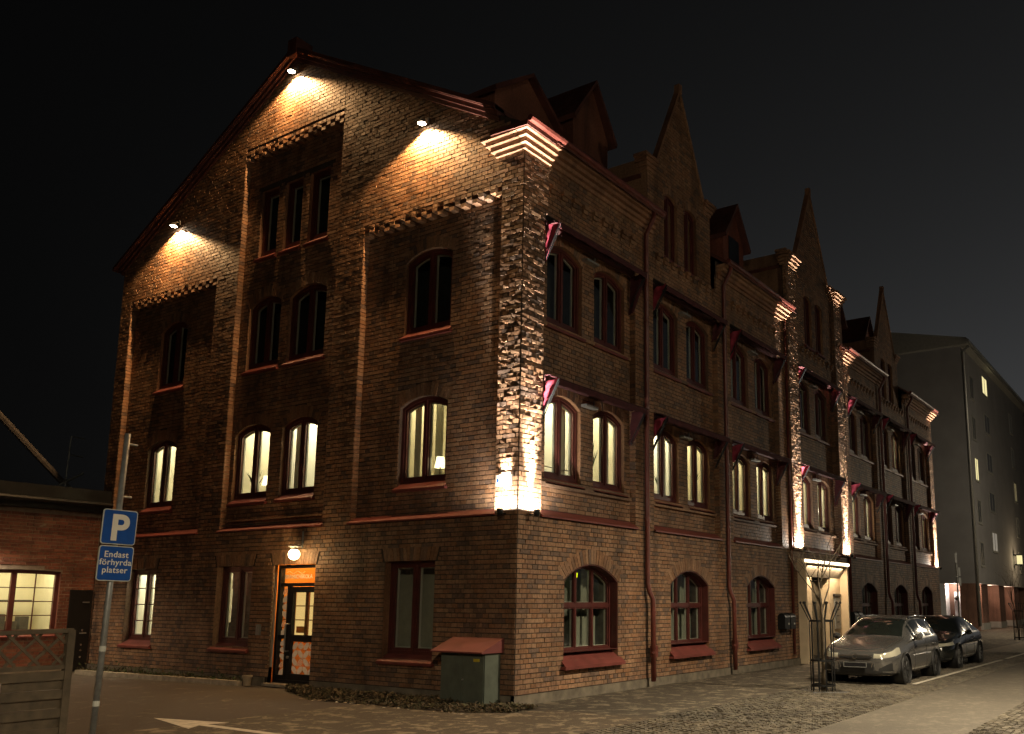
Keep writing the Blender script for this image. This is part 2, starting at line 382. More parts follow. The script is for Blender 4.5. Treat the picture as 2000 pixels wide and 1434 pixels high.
# ------------------------------------------------------------------ ground
def flat(name, x0, x1, y0, y1, z, mat, kind='structure', sub=None):
    b = MB(); b.add([(x0, y0, z), (x1, y0, z), (x1, y1, z), (x0, y1, z)], [(0, 1, 2, 3)])
    return tag(b.build(name, mat), kind=kind)
flat('ground', -400, 400, -400, 400, -.02, 'asphalt')
flat('parking_lot', -60, -.9, -2.6, 30, -.012, 'lot')
flat('pavement', -8, 80, -2.85, 2.5, -.006, 'pavement')
flat('roadway', -70, 120, -7.27, -5.32, -.008, 'roadway')
flat('parking_lane', -70, 120, -5.32, -2.85, -.010, 'sett')

# granite setts: real stones in the near lane, the nearest ones singly
def setts(x0, x1, y0, y1, name):
    rows = []; y = y0; px, py = .115, .105; j = 0
    while y < y1-.03:
        x = x0+(j % 2)*px/2
        while x < x1:
            wv = px*rnd.uniform(.82, 1.0)
            rows.append((x, y, wv-.009, py-.009, rnd.gauss(0, .0028))); x += px
        y += py; j += 1
    return rows
lane = bpy.data.objects['parking_lane']
rows = [r_ for r_ in setts(-5.0, 24, -5.32, -2.85, '') if not (r_[0] < -2.2-(r_[1]+2.85)*1.1 and False)]
rows2 = setts(-1.5, 14, -9.3, -7.27, '')
def sett_arr(rows, base=.0):
    A = np.array(rows); n = len(A); x, y, a, b, dz = A.T; V = np.zeros((n, 8, 3)); ins = .011
    tx, ty = rng.normal(0, .0022, n), rng.normal(0, .0022, n)
    for k, (sx, sy) in enumerate(((0, 0), (1, 0), (1, 1), (0, 1))):
        V[:, k] = np.stack([x+a*sx, y+b*sy, np.full(n, -.03)], -1)
        V[:, 4+k] = np.stack([x+a*sx+ins*(1-2*sx)+rng.normal(0, .004, n), y+b*sy+ins*(1-2*sy)+rng.normal(0, .004, n), .008+dz+tx*(sx*2-1)+ty*(sy*2-1)], -1)
    return V
def boxes_mesh(name, V, mat, parent=None):
    n = len(V); fi = np.array([(4, 5, 6, 7), (0, 1, 5, 4), (1, 2, 6, 5), (2, 3, 7, 6), (3, 0, 4, 7)])
    fs = (fi[None]+8*np.arange(n)[:, None, None]).reshape(-1).astype(np.int32); nf = 5*n
    me = bpy.data.meshes.new(name); me.vertices.add(8*n); me.vertices.foreach_set('co', V.reshape(-1)); me.loops.add(4*nf); me.loops.foreach_set('vertex_index', fs)
    me.polygons.add(nf); me.polygons.foreach_set('loop_start', np.arange(0, 4*nf, 4, dtype=np.int32)); me.polygons.foreach_set('use_smooth', np.zeros(nf, dtype=bool)); me.update(calc_edges=True); me.validate()
    return mobj(name, me, mat, parent)
brick_mat('sett_stone', [(.13, .112, .082), (.11, .094, .07), (.15, .13, .095), (.125, .11, .085), (.10, .085, .066), (.14, .118, .085)], .7, .4)
MATS['sett'] = MATS['sett_stone']
dist = [((r_[0]-CAM.x)**2+(r_[1]-CAM.y)**2, r_) for r_ in rows]
def in_view(p, mx=30, my=20):
    q = Vector(p)-CAM; z = q.dot(fw)
    if z < .1: return False
    px, py = 1180+1751.44*q.dot(r2)/z, 882-1751.44*q.dot(u2)/z
    return -mx < px < 2000+mx and -my < py < 1434+my
vis = sorted([t for t in dist if in_view((t[1][0], t[1][1], 0), -10, -6)])[:300]
single = set(id(t[1]) for t in vis)
sett_me = []
for k in range(6):
    V = sett_arr([(-.05, -.045, .098+.002*k, .092, 0)]); o_ = boxes_mesh('granite_sett', V, 'sett_stone'); sett_me.append(o_.data); bpy.data.objects.remove(o_)
for t, r_ in vis:
    o = bpy.data.objects.new('granite_sett', rnd.choice(sett_me)); col.objects.link(o); o.location = (r_[0]+.05, r_[1]+.045, r_[4]); o.rotation_euler = (rnd.gauss(0, .03), rnd.gauss(0, .03), rnd.gauss(0, .03)); o.parent = lane
o = boxes_mesh('granite_setts', sett_arr([r_ for r_ in rows if id(r_) not in single]), 'sett_stone', lane); o['kind'] = 'stuff'
o = boxes_mesh('granite_setts_far_lane', sett_arr(rows2), 'sett_stone', bpy.data.objects['roadway']); o['kind'] = 'stuff'; o.name = 'granite_setts'
# painted parking line and arrow
b = MB(); b.box(8.3, 18.8, -4.68, -4.57, .018, .022); tag(b.build('parking_line', 'paint_white'), 'thin white painted line along the parked cars', 'road marking')
b = MB()
for x0, x1 in ((19.6, 24.5),): b.box(x0, x1, -4.68, -4.57, .018, .022)
tag(b.build('parking_line', 'paint_white'), 'short white painted line beyond the black car', 'road marking')
b = MB(); ax = -4.40
b.add([(ax-.07, -1.2, -.004), (ax+.07, -1.2, -.004), (ax+.07, 2.25, -.004), (ax+.36, 2.15, -.004), (ax+.03, 3.6, -.004), (ax-.36, 2.05, -.004), (ax-.07, 2.25, -.004)], [(0, 1, 2, 3, 4, 5, 6)])
tag(b.build('road_arrow', 'paint_white'), 'white arrow painted on the asphalt of the car park', 'road marking')

# ------------------------------------------------------------------ the brick building
B = thing('brick_building', 'large three-storey brick building with steep gables, arched windows and lit pilasters', 'building')
Wd = .15     # depth of the recessed bays
LB = [(.53, 4.40), (5.27, 8.87), (9.74, 13.61)]; LP = [(0, .53), (4.40, 5.27), (8.87, 9.74), (13.61, 14.14)]; LT = 14.14
ZL, ZC1, ZC2, ZE = 3.36, 9.85, 12.87, 10.98; SL = .555; YC = 7.07
def rake(z): return ((z-ZE+.12)/SL, LT-(z-ZE+.12)/SL)
L0 = [op(1.97, 3.31, .76, 2.56, lit='grey'), op(5.40, 6.79, .06, 2.56, lit='door'), op(7.52, 8.83, .82, 2.56, lit='mid'), op(11.33, 12.60, .80, 2.56, lit='muntin')]
L2 = [op(1.92, 3.24, 4.10, 5.68, .18, lit='blind', ext=('lampshade',)), op(5.79, 6.98, 4.12, 5.68, .18, lit='room', ext=('shelf',)), op(7.42, 8.72, 4.12, 5.68, .18, lit='room', ext=('plant', 'lampshade')), op(11.17, 12.42, 4.12, 5.66, .18, lit='blind2', ext=('plant',))]
L3 = [op(1.92, 3.22, 7.24, 8.78, .20, lit='dark'), op(5.73, 7.02, 7.24, 8.76, .20, lit='dark'), op(7.33, 8.52, 7.24, 8.76, .20, lit='dark'), op(11.10, 12.28, 7.24, 8.78, .20, lit='dark')]
L4 = [op(5.83, 6.52, 10.05, 11.72, 0, .1, lit='slot'), op(6.79, 7.42, 10.05, 11.72, 0, .1, lit='slot'), op(7.68, 8.34, 10.05, 11.72, 0, .1, lit='slot')]
for o in L2+L3+L4: o['set'] = .14
for o in L2+L3+L4+[L0[0], L0[2], L0[3]]: o['base'] = .08; o['v0'] -= .06
for o in L0: o['set'] = .22
VS = {'l': [], 'r': []}
# left facade mortar sheets
wall_L0 = sheet('wall', FL, [(0, 0), (LT, 0), (LT, ZL), (0, ZL)], L0, 0, 'mortar', B)
up_outer = [(0, ZL)]
for i, (a, b_) in enumerate(LB):
    top = ZC2 if i == 1 else ZC1
    up_outer += [(a, ZL), (a, top), (b_, top), (b_, ZL)]
up_outer += [(LT, ZL), (LT, ZE-.05), (YC, ZE-.05+SL*YC), (0, ZE-.05)]
wall_L1 = sheet('wall', FL, up_outer, [], 0, 'mortar', B)
bay_ops = [[L2[0], L3[0]], [L2[1], L2[2], L3[1], L3[2]]+L4, [L2[3], L3[3]]]
lay('L', 0, LT, .17, ZL, 0, L0)
for a, b_ in LP: lay('Lp', a, b_, ZL, ZC1, 0, jit=.0012 if a > 0 else .0016, rough=.0018 if a > 0 else .0032)
lay('L', 0, 5.27, ZC1, 15, 0, clip=rake); lay('L', 8.87, LT, ZC1, 15, 0, clip=rake); lay('L', 5.27, 8.87, ZC2, 15, 0, clip=rake)
for i, (a, b_) in enumerate(LB):
    top = ZC2 if i == 1 else ZC1
    sheet('wall', FL, [(a, ZL), (b_, ZL), (b_, top), (a, top)], bay_ops[i], -Wd, 'mortar', B)
    lay('L', a, b_, ZL, top-.0, -Wd, bay_ops[i])
    # sides of the recess, in bricks that turn the corner
    for k in range(int(ZL/H)+1, int(top/H)):
        for e, sgn in ((a, -1), (b_, 1)):
            ln = .145 if k % 2 else .138
            VS['l'].append([FL(e+sgn*.02, k*H+.006, -Wd), FL(e-sgn*.004, k*H+.006, -Wd), FL(e-sgn*.004, (k+1)*H-.006, -Wd), FL(e+sgn*.02, (k+1)*H-.006, -Wd), FL(e+sgn*.02, k*H+.006, .004), FL(e-sgn*.004-rnd.uniform(0, .004)*sgn, k*H+.006, .004), FL(e-sgn*.004, (k+1)*H-.006, .004), FL(e+sgn*.02, (k+1)*H-.006, .004)])
    # dentil corbels: three stepped rows
    n = int((b_-a)/HD)
    for row in range(3):
        dd = .012
        for k in range(n):
            if row < 2 and (k+row) % 2: continue
            u = a+(k+.5)*(b_-a)/n
            z0 = top-(2-row)*H-.02-H
            q = [(u-.068, z0+.006), (u+.068, z0+.006), (u+.068, z0+H-.006), (u-.068, z0+H-.006)]
            VS['l'].append([FL(x, y, -Wd-.02) for x, y in q]+[FL(x, y, dd+rnd.gauss(0, .003)) for x, y in q])
    # soffit of the corbel
    rv = MB(); rv.add([FL(a, top, -Wd), FL(b_, top, -Wd), FL(b_, top, 0), FL(a, top, 0)], [(0, 1, 2, 3)]); rv.build('corbel_soffit', 'mortar', B)
for o in L0+L2+L3: voussoirs('l', o, FL, 0 if o in L0 else -Wd, VS['l'])

# right facade
RT = 31.14; RC = RT/2
RB = [(.68, 4.06), (4.86, 8.21), (9.01, 12.30)]
RB = RB+[(13.77, RT-13.77)]+[(RT-b_, RT-a) for a, b_ in RB[::-1]]
RCN = [2.39, 6.53, 10.69, RC, RT-10.69, RT-6.53, RT-2.39]
R0 = [op(c-.95, c+.95, .69, 2.20, .33, .32, lit='arch', set=.24, base=.15) for i, c in enumerate(RCN) if i != 3]
PORT = op(13.42, 17.40, 0, 2.98, 0, .05, lit='none')
LIT2 = {0: 'rb', 1: 'rr', 2: 'rr', 3: 'rr', 4: 'rr', 5: 'dd', 6: 'dr'}; LIT3 = {5: 'dr'}
def pair(c, i, z0, z1, code):
    out = []
    for s, k in ((-1, 0), (1, 1)):
        out.append(op(c+s*.83-.60, c+s*.83+.60, z0, z1, .20, .26, lit={'r': 'room', 'b': 'blind', 'd': 'dark'}[code[k]], set=.14, base=.07))
    return out
R2 = [pair(c, i, 4.08, 5.62, LIT2[i]) for i, c in enumerate(RCN)]
R3 = [pair(c, i, 7.19, 8.72, LIT3.get(i, 'dd')) for i, c in enumerate(RCN)]
R2[0][0]['ext'] = ('shade', ); R2[0][1]['ext'] = ('bush',); R2[1][0]['ext'] = ('plant',); R2[1][1]['ext'] = ('hang',); R2[3][1]['ext'] = ('hang',)
ZG = 9.98; GAB = [(RCN[1], 1.66, 12.40, 15.0, -Wd, 1.25), (RCN[3], 2.35, 12.80, 15.75, 0.0, 1.5), (RCN[5], 1.66, 12.40, 15.0, -Wd, 1.25)]
ZF = 10.45    # top of the right wall below the cornice
wall_R0 = sheet('wall', FR, [(0, 0), (13.42, 0), (13.42, 2.98), (17.40, 2.98), (17.40, 0), (RT, 0), (RT, ZL), (0, ZL)], R0, 0, 'mortar', B)
pts = [(0, ZL)]
for a, b_ in RB: pts += [(a, ZL), (a, 9.30), (b_, 9.30), (b_, ZL)]
pts += [(RT, ZL), (RT, ZF+.4)]
for g_ in GAB[::-1]: pts += [(g_[0]+g_[1], ZF+.4), (g_[0]+g_[1], ZG), (g_[0]-g_[1], ZG), (g_[0]-g_[1], ZF+.4)]
pts += [(0, ZF+.4)]
sheet('wall', FR, pts, [], 0, 'mortar', B)
lay('R', 0, RT, .17, ZL, 0, R0+[PORT])
RPs = []; prev = 0
for a, b_ in RB: RPs.append((prev, a)); prev = b_
RPs.append((prev, RT))
for i, (a, b_) in enumerate(RPs):
    if i in (0, len(RPs)-1): lay('Rp', a, b_, ZL, 9.30, 0, jit=.0016, rough=.0032)
    else: lay('R', a, b_, ZL, 9.30, 0)
lay('R', 0, RT, 9.30, ZF, 0, [op(g_[0]-g_[1], g_[0]+g_[1], ZG-.04, 13, 0, 0) for g_ in GAB])
for i, (a, b_) in enumerate(RB):
    ops = R2[i]+R3[i]
    sheet('wall', FR, [(a, ZL), (b_, ZL), (b_, 9.30), (a, 9.30)], ops, -Wd, 'mortar', B)
    lay('R', a, b_, ZL, 9.30, -Wd, ops)
    for k in range(int(ZL/H)+1, int(9.3/H)):
        for e, sgn in ((a, -1), (b_, 1)):
            VS['r'].append([FR(e+sgn*.02, k*H+.006, -Wd), FR(e-sgn*.004, k*H+.006, -Wd), FR(e-sgn*.004, (k+1)*H-.006, -Wd), FR(e+sgn*.02, (k+1)*H-.006, -Wd), FR(e+sgn*.02, k*H+.006, .004), FR(e-sgn*.004, k*H+.006, .004), FR(e-sgn*.004, (k+1)*H-.006, .004), FR(e+sgn*.02, (k+1)*H-.006, .004)])
    rv = MB(); rv.add([FR(a, 9.3, -Wd), FR(b_, 9.3, -Wd), FR(b_, 9.3, 0), FR(a, 9.3, 0)], [(0, 1, 2, 3)]); rv.build('frieze_soffit', 'mortar', B)
    # frieze of paired dentils under the eaves
    n = 9
    for k in range(n):
        u = a+(k+.5)*(b_-a)/n
        for row in range(3):
            q = [(u-.075-.0*row, 9.70+row*H), (u+.075, 9.70+row*H), (u+.075, 9.70+(row+1)*H-.01), (u-.075, 9.70+(row+1)*H-.01)]
            VS['r'].append([FR(x, y, -.02) for x, y in q]+[FR(x, y, .03+.035*row) for x, y in q])
for o in R0: voussoirs('r', o, FR, 0, VS['r'])
for pr in R2+R3:
    for o in pr: voussoirs('r', o, FR, -Wd, VS['r'])
# risalit pilasters beside the entrance, proud of the wall
for a in (12.98, RT-12.98-.79):
    mb = MB(); mb.fbox(FR, a, a+.79, ZL, 12.3, -.02, .095); mb.build('pilaster', 'mortar', B)
    lay('Rp', a, a+.79, ZL, 12.3, .10, jit=.0016, rough=.0032)
    for k in range(int(ZL/H)+1, int(12.3/H)):
        e = a
        VS['r'].append([FR(e+.02, k*H+.006, 0), FR(e-.006, k*H+.006, 0), FR(e-.006, (k+1)*H-.006, 0), FR(e+.02, (k+1)*H-.006, 0), FR(e+.02, k*H+.006, .105), FR(e-.006, k*H+.006, .105), FR(e-.006, (k+1)*H-.006, .105), FR(e+.02, (k+1)*H-.006, .105)])
# stepped wall gables over bays 2, 4 and 6: shoulders, then a steep spire
GW = []
for c, hw, zk, za, d, hs in GAB:
    ops = [op(c+s*.52-.34, c+s*.52+.34, 10.12, 11.72, .12, .2, lit='dark', set=.14, base=.05) for s in (-1, 1)]
    GW.append((ops, d)); zb = ZG
    sheet('gable_wall', FR, [(c-hw, zb), (c+hw, zb), (c+hw, zk), (c+hs, zk), (c, za), (c-hs, zk), (c-hw, zk)], ops, d, 'mortar', B)
    lay('R', c-hw, c+hw, zb, za, d, ops, clip=lambda z, c=c, hw=hw, zk=zk, za=za, hs=hs: (c-hw, c+hw) if z < zk else (c-hs*(za-z)/(za-zk), c+hs*(za-z)/(za-zk)))
    for o in ops: voussoirs('r', o, FR, d, VS['r'])
    for s in (-1, 1):
        r_ = MB(); r_.hexa([FR(c, zk+.55, d-.16), FR(c+s*hw, zk-.5, d-.16), FR(c+s*hw, zk-.5, -4.0), FR(c, zk+.55, -5.0), FR(c, zk+.64, d-.16), FR(c+s*(hw+.08), zk-.42, d-.16), FR(c+s*(hw+.08), zk-.42, -4.0), FR(c, zk+.64, -5.0)])
        r_.build('gable_roof', 'roof_tile', B)
        k_ = MB(); k_.hexa([FR(c, za-.10, d-.12), FR(c+s*hs, zk-.02, d-.12), FR(c+s*hs, zk-.02, d+.045), FR(c, za-.10, d+.045), FR(c, za+.04, d-.12), FR(c+s*(hs+.06), zk+.02, d-.12), FR(c+s*(hs+.06), zk+.02, d+.045), FR(c, za+.04, d+.045)]); k_.build('coping', 'cornice_brick', B)
        k_ = MB()
        for q in range(4): k_.fbox(FR, c+s*(hs+.02), c+s*(hw+.04+.06*q), zk-.32+q*.095, zk-.24+q*.095, d-.25, d+.03+.03*q)
        k_.build('kneeler', 'cornice_brick', B)
        s_ = MB(); s_.hexa([FR(c+s*hw, ZG, d-.001), FR(c+s*hw, zk, d-.001), FR(c+s*hw, zk, -1.6), FR(c+s*hw, ZG, -.4), FR(c+s*(hw-.1), ZG, d-.001), FR(c+s*(hw-.1), zk, d-.001), FR(c+s*(hw-.1), zk, -1.6), FR(c+s*(hw-.1), ZG, -.4)]); s_.build('gable_cheek', 'brick', B)
    k_ = MB(); k_.fbox(FR, c-.07, c+.07, za-.10, za+.14, d-.1, d+.06); k_.build('gable_finial', 'cornice_brick', B)
    s_ = MB(); zz = [(c-hw+.1, zb+.1), (c+hw-.1, zb+.1), (c+hw-.1, zk), (c+hs, zk), (c, za-.1), (c-hs, zk), (c-hw+.1, zk)]; s_.add([FR(u, v, d-.13) for u, v in zz], [tuple(range(7))]); s_.build('gable_back', 'brick', B)
# stepped brick cornice, split where the wall gables break it
def cornice(F, u0, u1, parent, ends=True):
    mb = MB()
    for q, (z0, dd) in enumerate(((10.36, .06), (10.45, .13), (10.55, .20), (10.645, .27))):
        mb.fbox(F, u0-(dd if ends == 2 or ends == 'l' else 0), u1+(dd if ends == 2 or ends == 'r' else 0), z0, z0+.082, -.03, dd)
    return mb.build('cornice', 'brick_red', parent)
MATS['brick_red_w'] = MATS['brick_red']
cu = [(-.0, RCN[1]-1.72, 'l'), (RCN[1]+1.72, 12.95, 0), (17.40+.78, RCN[5]-1.72, 0), (RCN[5]+1.72, RT, 'r')]
for a, b_, e in cu:
    o = cornice(FR, a, b_, B, e); o.data.materials[0] = MATS['cornice_brick']
    g = MB(); g.tube([FR(a-(.3 if e == 'l' else 0), 10.78, .36), FR(b_, 10.78, .36)], .065, 8); g.build('gutter', 'pipe', B)
o = cornice(FL, 0, .62, B, 'r'); o.data.materials[0] = MATS['cornice_brick']
for a in (12.98, RT-12.98-.79):
    mb = MB()
    for q in range(4): mb.fbox(FR, a-.02-.04*q, a+.81+.04*q, 12.3+q*.1, 12.385+q*.1, -.1, .13+.06*q)
    mb.build('pilaster_cap', 'cornice_brick', B)
# corner capping of the left gable foot + verge with three mouldings
for s in (0, 1):
    for q, (off, dd, th) in enumerate(((0, .06, .09), (.10, .11, .09), (.20, .17, .10))):
        y0, y1 = (.62, YC) if s == 0 else (LT+.10, YC)
        z0 = ZE-.20+SL*(.62 if s == 0 else -.10)+off; z1 = ZE-.20+SL*YC+off
        vb = MB(); vb.hexa([(-dd, y0, z0), (.1, y0, z0), (.1, y1, z1), (-dd, y1, z1), (-dd, y0, z0+th), (.1, y0, z0+th), (.1, y1, z1+th), (-dd, y1, z1+th)]); vb.build('verge', 'verge', B)
# roofs
zr = ZE+SL*YC+.16
def slope(x0, x1, y0, y1, z0, z1):
    rb = MB(); rb.hexa([(x0, y0, z0-.10), (x1, y0, z0-.10), (x1, y1, z1-.10), (x0, y1, z1-.10), (x0, y0, z0), (x1, y0, z0), (x1, y1, z1), (x0, y1, z1)]); rb.build('roof_slope', 'roof_tile', B)
zs = ZE+.12
slope(-.20, RT+.3, .62, YC, zs+SL*.62, zs+SL*YC); slope(-.30, .62, -.30, .62, 10.76, 10.80)
_e = [.62]+[q for g_ in GAB for q in (g_[0]-g_[1]-.02, g_[0]+g_[1]+.02)]+[RT+.3]
for q in range(0, len(_e), 2): slope(_e[q], _e[q+1], -.36, .62, 10.76, zs+SL*.62)
slope(-.20, RT+.3, LT+.3, YC, zs-SL*.3, zs+SL*YC)
# roof finial block at the apex, back walls
fb = MB(); fb.box(-.22, .25, YC-.16, YC+.16, zs+SL*YC-.25, zs+SL*YC+.18); fb.build('ridge_cap', 'verge', B)
bw = MB(); bw.add([(RT, 0, 0), (RT, LT, 0), (RT, LT, ZE), (RT, YC, ZE+SL*YC), (RT, 0, ZE)], [(0, 1, 2, 3, 4)]); bw.add([(0, LT, 0), (RT, LT, 0), (RT, LT, ZE), (0, LT, ZE)], [(0, 1, 2, 3)])
bw.build('rear_wall', 'brick_red', B)
# pointed roof dormers
for c, y0, hw, zt, zk in ((4.45, 1.5, .75, 14.5, 13.3), (2.55, 2.0, 1.15, 13.85, 13.0), (11.0, .75, .7, 13.6, 12.5), (RT-11.0, .75, .7, 13.6, 12.5), (RT-4.45, 1.5, .75, 14.5, 13.3), (RT-2.55, 2.0, 1.15, 13.85, 13.0)):
    dm = MB(); F0 = Frame((0, y0, 0), (1, 0, 0), (0, -1, 0))
    dm.prism([(c-hw, 11.2), (c+hw, 11.2), (c+hw, zk), (c, zt), (c-hw, zk)], F0, 0, -4.0); o = dm.build('roof_dormer', 'brick_red', B)
    dr = MB()
    for s in (-1, 1):
        dr.hexa([F0(c, zt, .18), F0(c+s*(hw+.15), zk-.12, .18), F0(c+s*(hw+.15), zk-.12, -4.2), F0(c, zt, -4.2), F0(c, zt+.1, .18), F0(c+s*(hw+.2), zk-.02, .18), F0(c+s*(hw+.2), zk-.02, -4.2), F0(c, zt+.1, -4.2)])
    dr.build('dormer_roof', 'roof_tile', o)
    dr = MB(); dr.fbox(F0, c-.35, c+.35, 11.7, 12.6, .005, .02); dr.build('dormer_window', 'dark_steel', o)

# bricks: the 300 that show largest singly, the rest as masses
def proj_score(F, r_):
    u, v = (r_[0]+r_[1])/2, (r_[2]+r_[3])/2; p = Vector(F(u, v, r_[4]))
    q = CAM-p; return (r_[1]-r_[0])*abs(q.normalized().dot(Vector(F.N)))/q.length_squared
cand = []
for key, F in (('L', FL), ('R', FR)):
    for i, r_ in enumerate(BK[key]):
        if r_[3] > 3.3 or r_[4] != 0: continue
        wd = r_[1]-r_[0]
        if abs(wd-.287) > .003 and abs(wd-.136) > .003: continue
        if key == 'L' and (r_[2] < 1.25 and r_[0] < 1.6 or r_[2] < .35): continue
        cand.append((proj_score(F, r_), key, i, r_, wd > .2))
cand.sort(key=lambda t: -t[0]); cand = cand[:300]
pick = {'L': set(), 'R': set()}
bm_me = {}
for key, F in (('L', FL), ('R', FR)):
    for big in (0, 1):
        for k in range(4):
            wd = .1435 if big else .068
            o_ = brick_mesh('brick', [(-wd, wd, -.0354, .0354, 0, .002, .004)], Frame((0, 0, 0), F.U, F.N), 'brick', None, False)
            bm_me[key, big, k] = o_.data; bpy.data.objects.remove(o_)
for s_, key, i, r_, big in cand:
    pick[key].add(i); F = FL if key == 'L' else FR
    o = bpy.data.objects.new('brick', bm_me[key, int(big), rnd.randrange(4)]); col.objects.link(o)
    o.location = F((r_[0]+r_[1])/2, (r_[2]+r_[3])/2, r_[4]+rnd.gauss(0, .002)); o.parent = wall_L0 if key == 'L' else wall_R0
brick_mesh('brickwork', [r_ for i, r_ in enumerate(BK['L']) if i not in pick['L']], FL, 'brick', B)
brick_mesh('brickwork', BK['Lp'], FL, 'brick', B)
brick_mesh('brickwork', [r_ for i, r_ in enumerate(BK['R']) if i not in pick['R']], FR, 'brick', B)
brick_mesh('brickwork', BK['Rp'], FR, 'brick', B)
for k in 'lr':
    o = boxes_mesh('arch_bricks', np.array(VS[k], float), 'brick', B); o['kind'] = 'stuff'
# plinth
for F_, a, b_ in ((FL, -.03, 5.36), (FL, 6.85, LT), (FR, -.035, 13.40), (FR, 17.42, RT)):
    p = MB(); p.fbox(F_, a, b_, -.05, .165, -.05, .035 if F_ is FL else .034); p.build('plinth', 'plinth', B)

# ledges (red sheet metal slopes) at the foot of the recessed bays
def ledge(F, a, b_, z, parent, name='ledge', dout=.075, din=-Wd, h=.13, mat='red_metal'):
    mb = MB(); mb.hexa([F(a, z, din), F(b_, z, din), F(b_+.03, z-.02, dout), F(a-.03, z-.02, dout), F(a, z+h, din), F(b_, z+h, din), F(b_+.03, z+.01, dout), F(a-.03, z+.01, dout)])
    return mb.build(name, mat, parent)
for a, b_ in LB: ledge(FL, a, b_, ZL, B)
for a, b_ in RB: ledge(FR, a, b_, ZL, B, h=.15)
# string course with moulded edge above the spandrel panels on the right
for i, (a, b_) in enumerate(RB):
    mb = MB(); mb.fbox(FR, a+.06, b_-.06, 3.95, 4.03, -Wd, -.06); mb.fbox(FR, a+.06, b_-.06, 4.03, 4.10, -Wd, -.10); mb.build('string_course', 'brick', B)
    mb = MB(); mb.fbox(FR, a+.06, b_-.06, 7.10, 7.17, -Wd, -.07); mb.build('string_course', 'brick', B)
mb = MB(); mb.fbox(FL, 5.35, 8.8, 3.585, 3.62, -Wd, -.03); mb.build('string_course', 'brick', B)

# ------------------------------------------------------------------ windows
def curtain(F, ua, ub, v0, v1, d, parent, mat='curtain', amp=.025):
    mb = MB(); n = max(6, int((ub-ua)/.035)); vs = []
    for i in range(n+1):
        u = ua+(ub-ua)*i/n; dd = d+amp*math.sin(i*1.7)+rnd.uniform(-.004, .004)
        vs += [F(u, v0, dd), F(u, v1, dd)]
    mb.add(vs, [(2*i, 2*i+2, 2*i+3, 2*i+1) for i in range(n)]); return mb.build('curtain', mat, parent, True)
def leaf_plant(F, u, v, d, h, parent, n=9, spread=.18, mat='plant', arch=.6):
    mb = MB()
    for i in range(n):
        a = rnd.uniform(-1, 1); l = h*rnd.uniform(.6, 1.05); e = rnd.uniform(-1, 1)*spread*.5
        P = []
        for t in (0, .35, .7, 1): P.append((u+a*spread*t**1.4*1.5, v+l*t*(1-arch*.35*t*abs(a)), d+e*t))
        for t, (A, C_) in enumerate(zip(P, P[1:])):
            w0, w1 = (.012, .02, .016, .003)[t], (.012, .02, .016, .003)[t+1]
            mb.add([F(A[0]-w0, A[1], A[2]), F(A[0]+w0, A[1], A[2]), F(C_[0]+w1, C_[1], C_[2]), F(C_[0]-w1, C_[1], C_[2])], [(0, 1, 2, 3)])
    return mb.build('potted_plant', mat, parent)
def room(F, o, dw, parent, kind):
    """lit room behind a window: walls, ceiling panel"""
    z0, z1 = o['v0']-.5, o['v1']+o['rise']+.45; a, b_ = o['u0']-.25, o['u1']+.25; dep = 1.7
    mb = MB(); d0 = dw-.03; d1 = dw-dep
    mb.add([F(a, z0, d0), F(b_, z0, d0), F(b_, z1, d0), F(a, z1, d0), F(a, z0, d1), F(b_, z0, d1), F(b_, z1, d1), F(a, z1, d1)], [(4, 5, 6, 7), (0, 1, 5, 4), (3, 2, 6, 7), (0, 3, 7, 4), (1, 2, 6, 5)])
    rm = mb.build('interior', 'orange_wall' if kind == 'door' else 'room', parent)
    mb = MB(); mb.fbox(F, a+.15, b_-.15, z1-.06, z1-.03, dw-.35, dw-.95); mb.build('ceiling_light', 'ceiling_orange' if kind == 'door' else rnd.choice(['ceiling_light', 'ceiling_light', 'ceiling_light_b', 'ceiling_light_c']), parent)
